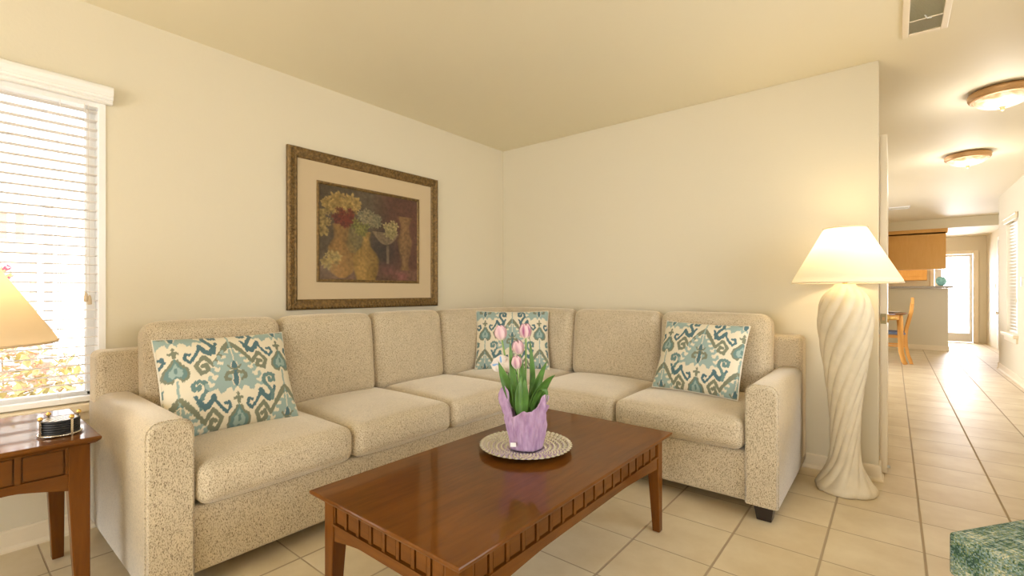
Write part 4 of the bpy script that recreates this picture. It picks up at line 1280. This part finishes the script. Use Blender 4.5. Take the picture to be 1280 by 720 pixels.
# ------------------------------------------------------------------ doors
g = G(); g.box(2.847, 2.884, .135, .90, .012, 2.04)
d1 = struct(g.build('door_1', M['trim'], bevel=.003))
g = G(); g.box(2.853, 2.879, .1322, .1352, .905, .965); lp = g.build('latch_plate', M['oldbrass'], d1)
g = G(); g.box(2.860, 2.872, .127, .1325, .925, .945); g.build('latch_bolt', M['bronze'], d1)
g = G(); g.lathe([(.026, 0), (.026, .005), (.010, .008), (.009, .034), (.006, .040)], (0, 0, 0), 20)
g.v = [tuple(Matrix.Translation((2.884, .195, .935)) @ RY(PI / 2) @ Vector(v)) for v in g.v]
g.tube([(2.922, .19, .935), (2.924, .25, .937), (2.922, .32, .930)], .009, 10, .006); g.build('door_handle', M['brass'], d1, smooth=True)
g = G()
g.lathe([(.009, .0), (.009, .010), (.007, .014)], (0, 0, 0), 12)
g.v = [tuple(Matrix.Translation((2.884, .150, .05)) @ RY(PI / 2) @ Vector(v)) for v in g.v]; tag(g.build('door_bumper', M['palegrey'], d1, smooth=True), 'grey rubber-tipped door stop')
# glazed kitchen door at the end of the hall
g = G()
gx0, gx1 = 3.63, 4.23
g.box(gx0, 3.74, 10.52, 10.56, .01, 1.895); g.box(4.18, gx1, 10.52, 10.56, .01, 1.895); g.box(3.74, 4.18, 10.52, 10.56, .01, .20); g.box(3.74, 4.18, 10.52, 10.56, 1.845, 1.895)
d2 = struct(g.build('door_2', M['white'], bevel=.003))
g = G(); g.box(3.74, 4.18, 10.537, 10.543, .20, 1.845); g.build('pane', M['glass'], d2)
g = G(); g.box(3.55, 3.62, 10.478, 10.5, 0, 1.97); g.box(4.24, 4.32, 10.478, 10.5, 0, 1.97); g.box(3.62, 4.24, 10.478, 10.5, 1.90, 1.97); struct(g.build('trim_3', M['trim'], bevel=.004))
# white door in the kitchen side wall
g = G(); g.box(4.452, 4.49, 7.52, 8.93, .01, 2.03); d3 = struct(g.build('door_3', M['white'], bevel=.003))
g = G(); g.lathe([(.030, 0), (.030, .006), (.012, .010), (.012, .035), (.030, .045), (.034, .062), (.022, .074)], (0, 0, 0), 24)
g.v = [tuple(Matrix.Translation((4.452, 8.86, .70)) @ RY(-PI / 2) @ Vector(v)) for v in g.v]; g.build('door_knob', M['silver'], d3, smooth=True)
g = G(); g.box(4.418, 4.44, 8.95, 9.03, 0, 2.11); g.box(4.418, 4.44, 7.42, 7.5, 0, 2.11); g.box(4.418, 4.44, 7.5, 8.95, 2.04, 2.11); struct(g.build('trim_4', M['white'], bevel=.003))

# blind in the hall window
hb = thing('window_blind', 'narrow white slat blind over the hall window on the right', 'blind', (4.12, 5.16, 2.0))
g = G(); g.box(4.055, 4.076, 4.76, 5.56, 1.985, 2.055); g.box(4.05, 4.06, 4.75, 5.57, 2.04, 2.062); g.build('valance', M['trim'], hb, bevel=.004)
g = G(); z = 1.97
while z > .60:
    g.box(-.022, .022, 4.82, 5.50, -.001, .001, T(4.125, 0, z) @ RY(math.radians(3))); z -= .042
g.build('slats', M['slat'], hb)
g = G(); g.box(4.105, 4.145, 4.82, 5.50, .568, .59); g.build('bottom_rail', M['white'], hb)
g = G(); g.tube([(4.095, 4.95, 1.98), (4.09, 4.95, 1.0)], .0015, 6); lc = g.build('lift_cord', M['cord'], hb)
g = G(); g.lathe([(.003, .02), (.009, -.006), (.009, -.02), (.005, -.025)], (4.09, 4.95, .99), 10); g.build('tassel', M['beige'], lc)

# wall switches
def switch(name, label, x, y, z):
    r = thing(name, label, 'light switch', (x, y, z), 'wall switches')
    g = G(); g.box(x - .007, x - .0005, y - .036, y + .036, z - .058, z + .058); g.build('cover_plate', M['white'], r, bevel=.002)
    g = G(); g.box(x - .016, x - .006, y - .006, y + .006, z - .006, z + .012); g.build('toggle', M['white'], r)
    return r
switch('light_switch', 'cream light switch on the right wall before the hall window', 4.08, 4.57, 1.21)
switch('light_switch', 'light switch on the kitchen side wall beyond the hall', 4.44, 9.43, 1.21)

# ------------------------------------------------------------------ kitchen at the end of the hall
g = G(); g.box(2.0, 3.70, 8.3, 8.42, 0, 1.155); struct(g.build('trim_5', M['wall'], bevel=.003))['label'] = 'half wall below the bar counter'
baseboard('baseboard_bar', lambda u, v, s: ((2.0, 3.70 + u)[s], 8.3 - u, v))
baseboard('baseboard_bar_end', lambda u, v, s: (3.70 + u, (8.3 - u, 8.42)[s], v))
g = G(); g.box(1.95, 3.76, 8.22, 8.62, 1.157, 1.197)
tag(g.build('bar_counter', M['granite'], bevel=.006), 'speckled grey bar countertop on the half wall before the kitchen', 'countertop')
cb = thing('hanging_cabinet', 'honey wood wall cabinets hanging from the beam above the bar counter', 'cabinet', (2.9, 8.45, 1.515))
g = G(); g.box(2.0, 3.67, 8.31, 8.65, 1.515, 2.20); g.build('body', M['maple'], cb, bevel=.003)
g = G(); g.prism([(0, 2.17), (.0, 2.195), (-.015, 2.205), (-.03, 2.235), (-.035, 2.26), (.1, 2.26), (.1, 2.17)], lambda u, v, s: ((2.0, 3.69)[s], 8.31 + u, v))
g.box(3.67, 3.695, 8.29, 8.66, 2.20, 2.26); g.build('crown', M['maple'], cb)
wc = thing('wall_cabinet', 'golden raised-panel wall cabinet on the far kitchen wall', 'cabinet', (3.3, 10.33, 1.33))
g = G(); g.box(2.5, 3.49, 10.18, 10.49, 1.335, 2.2); g.build('body', M['maple'], wc, bevel=.003)
for a, b in ((2.51, 2.98), (3.0, 3.48)):
    g = G(); g.box(a, b, 10.16, 10.179, 1.345, 2.19); g.box(a + .07, b - .07, 10.153, 10.16, 1.42, 2.12); dd = g.build('door', M['oak'], wc, bevel=.004)
g = G(); n = 48
g.lathe([(.02, .001), (.03, .004), (.055, .03), (.075, .075), (.070, .125), (.045, .165), (.030, .172), (.026, .168), (.04, .155), (.064, .12), (.068, .075), (.05, .034), (.02, .012)], (3.61, 8.42, 1.197), n, rf=lambda r, z, a: r * (1 + .05 * math.cos(5 * a + z * 20)))
tag(g.build('glass_vase', M['glaze'], smooth=True), 'round turquoise glass vase on the end of the bar counter', 'vase')

# dining table and chair
OK_ = M['oak']
dt = thing('dining_table', 'oak dining table with dark top, mostly hidden behind the door edge', 'table', (2.45, 5.75, 0))
g = G(); g.lathe([(.60, -.012), (.615, -.004), (.615, .008), (.605, .014)], (2.465, 5.72, .765), 72); g.build('tabletop', M['cherryX'], dt, smooth=False)
g = G(); g.lathe([(.50, .67), (.52, .675), (.52, .752), (.50, .752)], (2.465, 5.72, 0), 72, cap=False); g.build('apron', M['oak'], dt)
for k in range(4):
    a = math.radians(90 * k); c_, s_ = math.cos(a), math.sin(a); g = G()
    pts = [(.52, .75), (.53, .6), (.535, .4), (.54, .2), (.57, .05), (.595, .002)]
    g.tube([(2.465 + r * c_, 5.72 + r * s_, z) for r, z in pts], .042, 10, .03); g.build('leg', OK_, dt, smooth=True)
g = G(); g.lathe([(.04, .001), (.09, .006), (.135, .018), (.138, .021), (.09, .012), (.03, .008)], (2.86, 5.55, .7795), 40)
tag(g.build('dinner_plate', M['china'], smooth=True), 'white china plate on the near edge of the dining table', 'plate')
def dining_chair(cx, cy, sgn, label):
    """seat centre cx,cy; sgn=+1 back on the +x side"""
    r = thing('dining_chair', label, 'chair', (cx, cy, 0), 'oak dining chairs around the table')
    def X(d): return cx + sgn * d
    g = G(); g.cushion(T(cx, cy, .455), .20, .21, .022, .02, (0, 0, .008), 6); tag(g.build('seat_pad', M['bluepad'], r, smooth=True, weld=True), 'blue seat pad')
    g = G(); a, b = sorted((X(-.19), X(.19))); g.box(a, b, cy - .20, cy + .20, .385, .432); g.build('seat_frame', OK_, r, bevel=.004)
    bx = [(.265, .002), (.225, .12), (.20, .28), (.195, .42), (.205, .52), (.235, .66), (.265, .80), (.275, .93)]
    for s in (-1, 1):
        g = G(); vs = []; fs = []
        for k, (d, z) in enumerate(bx):
            w = .021 if z < .9 else .018
            for (u, v) in ((-w, -.014), (w, -.014), (w, .014), (-w, .014)): vs.append((X(d) + u, cy + s * .19 + v, z))
        for k in range(len(bx) - 1):
            for i in range(4): fs.append((k * 4 + i, k * 4 + (i + 1) % 4, k * 4 + 4 + (i + 1) % 4, k * 4 + 4 + i))
        fs += [(3, 2, 1, 0), tuple(len(vs) - 4 + i for i in range(4))]
        g.add(vs, fs); g.build('back_post', OK_, r, bevel=.004)
        g = G(); g.hexa([(X(-.18) - .014, cy + s * .185 - .014, .001), (X(-.18) + .014, cy + s * .185 - .014, .001), (X(-.18) + .014, cy + s * .185 + .014, .001), (X(-.18) - .014, cy + s * .185 + .014, .001)],
                         [(X(-.18) - .02, cy + s * .185 - .02, .40), (X(-.18) + .02, cy + s * .185 - .02, .40), (X(-.18) + .02, cy + s * .185 + .02, .40), (X(-.18) - .02, cy + s * .185 + .02, .40)])
        g.build('leg', OK_, r, bevel=.003)
        g = G(); a, b = sorted((X(-.17), X(.205))); g.box(a, b, cy + s * .187 - .009, cy + s * .187 + .009, .25, .275); g.build('stretcher', OK_, r)
    g = G(); a, b = sorted((X(.262), X(.292))); g.box(a, b, cy - .235, cy + .235, .90, 1.005); g.build('top_rail', OK_, r, bevel=.008)
    for q in (-.09, 0, .09):
        g = G(); g.tube([(X(.205), cy + q, .43), (X(.225), cy + q, .62), (X(.272), cy + q, .92)], .011, 8); g.build('back_spindle', OK_, r, smooth=True)
    return r
dining_chair(2.865, 6.02, 1, 'oak dining chair with blue seat pad at the near side of the dining table')

# ------------------------------------------------------------------ ottoman
ot = thing('ottoman', 'green and blue woven patchwork ottoman at the lower right', 'ottoman', (3.35, -1.70, 0))
ou = Vector((.595, .80, 0)).normalized(); ov = Vector((.80, -.595, 0)).normalized()
oc = Vector((3.026, -1.722, 0)) + ou * .26 + ov * .26
Mo = Matrix(((ou.x, ov.x * -1, 0, oc.x), (ou.y, ov.y * -1, 0, oc.y), (0, 0, 1, 0), (0, 0, 0, 1)))
g = G(); g.cushion(Mo @ T(0, 0, .392), .26, .26, .058, .010, (.002, .002, .008), 10); g.build('cushion', M['patch'], ot, smooth=True, weld=True)
g = G(); g.box(-.245, .245, -.245, .245, .275, .334, Mo); g.build('frame', M['cherryZ'], ot, bevel=.004)
for sx in (-1, 1):
    for sy in (-1, 1):
        g = G(); x, y = sx * .215, sy * .215
        g.hexa([Mo @ Vector((x - .016, y - .016, .001)), Mo @ Vector((x + .016, y - .016, .001)), Mo @ Vector((x + .016, y + .016, .001)), Mo @ Vector((x - .016, y + .016, .001))],
               [Mo @ Vector((x - .026, y - .026, .276)), Mo @ Vector((x + .026, y - .026, .276)), Mo @ Vector((x + .026, y + .026, .276)), Mo @ Vector((x - .026, y + .026, .276))])
        g.build('leg', M['cherryZ'], ot, bevel=.003)

# ------------------------------------------------------------------ outside the left window
g = G(); g.box(-9, -.16, -12, 8, -.25, -.12); struct(g.build('ground', M['ground']))
def post(name, label, x, y, w, h, mat):
    r = thing(name, label, 'post', (x, y, -.12))
    g = G(); g.box(x - w, x + w, y - w, y + w, -.119, h); g.build('shaft', mat, r, bevel=.004)
    g = G(); g.hexa([(x - w * 1.3, y - w * 1.3, h), (x + w * 1.3, y - w * 1.3, h), (x + w * 1.3, y + w * 1.3, h), (x - w * 1.3, y + w * 1.3, h)], [(x - .004, y - .004, h + .06), (x + .004, y - .004, h + .06), (x + .004, y + .004, h + .06), (x - .004, y + .004, h + .06)])
    g.build('cap', mat, r)
    return r
post('garden_post', 'tall blue-grey post standing outside the window', -2.2, -2.882, .024, 1.75, M['bluegrey'])
post('garden_post', 'shorter pale grey post outside, left of the blue-grey one', -2.0, -2.985, .020, 1.38, M['palegrey'])
rl = thing('balcony_railing', 'faded red slatted railing high outside the window, left of the blue-grey post', 'railing', (-3.5, -3.3, 1.55))
g = G(); g.box(-3.53, -3.47, -4.1, -2.86, 1.55, 1.58); g.box(-3.53, -3.47, -4.1, -2.86, 1.83, 1.86); g.build('rail', M['stucco'], rl)
for k in range(11):
    y = -4.05 + k * .112; g = G(); g.box(-3.515, -3.485, y - .03, y + .03, 1.58, 1.83); g.build('baluster', M['pinkwood'], rl)
g = G(); g.box(-3.60, -3.42, -4.15, -2.84, -.119, 1.549); struct(g.build('wall_garden', M['stucco']))
def bush(name, label, c, ext, n, nf, seed, mats, lsz):
    rr = random.Random(seed); r = thing(name, label, 'shrub', (c[0], c[1], -.12))
    g = G()
    for k in range(4): g.tube([(c[0] + rr.uniform(-.06, .06), c[1] + rr.uniform(-.1, .1), -.119), (c[0] + rr.uniform(-1, 1) * ext[0] * .5, c[1] + rr.uniform(-1, 1) * ext[1] * .6, c[2]), (c[0] + rr.uniform(-1, 1) * ext[0], c[1] + rr.uniform(-1, 1) * ext[1], c[2] + ext[2] * .2)], .006, 5, .002)
    g.build('stem', M['bark'], r)
    for nm, cnt, mt, sz in (('foliage', n, mats[0], lsz), ('blooms', nf, mats[1], lsz * .8)):
        g = G()
        for k in range(cnt):
            while True:
                p = Vector((rr.uniform(-1, 1), rr.uniform(-1, 1), rr.uniform(-1, 1)))
                if .45 < p.length < 1: break
            q = Vector((c[0] + p.x * ext[0], c[1] + p.y * ext[1], c[2] + p.z * ext[2]))
            m4 = Matrix.Translation(q) @ Matrix.Rotation(rr.uniform(0, 6.28), 4, 'Z') @ Matrix.Rotation(rr.uniform(-1.2, 1.2), 4, 'X')
            s = sz * rr.uniform(.6, 1.3)
            if nm == 'foliage':
                vs = [(0, -s, 0), (s * .42, -.2 * s, s * .08), (s * .3, .5 * s, .05 * s), (0, s, 0), (-s * .3, .5 * s, .05 * s), (-s * .42, -.2 * s, s * .08), (0, 0, -s * .1)]
                g.add([m4 @ Vector(v) for v in vs], [(0, 1, 6), (1, 2, 6), (2, 3, 6), (3, 4, 6), (4, 5, 6), (5, 0, 6)])
            else:
                vs = [(0, 0, -.2 * s)]
                for i in range(10):
                    a = 2 * PI * i / 10; q_ = s * (.9 if i % 2 else .45); vs.append((q_ * math.cos(a), q_ * math.sin(a), .15 * s))
                g.add([m4 @ Vector(v) for v in vs], [(0, i + 1, (i + 1) % 10 + 1) for i in range(10)])
        o = g.build(nm, mt, r); o['kind'] = 'stuff'
    return r
bush('flowering_shrub', 'pale pink flowering shrub growing low outside the window', (-.95, -3.50, .50), (.40, .72, .40), 900, 800, 4, (M['bushleaf'], M['bushpink']), .042)
bush('red_flowers', 'crimson flower spray seen beside the lamp shade outside the window', (-1.7, -3.22, 1.22), (.10, .13, .08), 26, 60, 9, (M['bushleaf'], M['bushred']), .035)
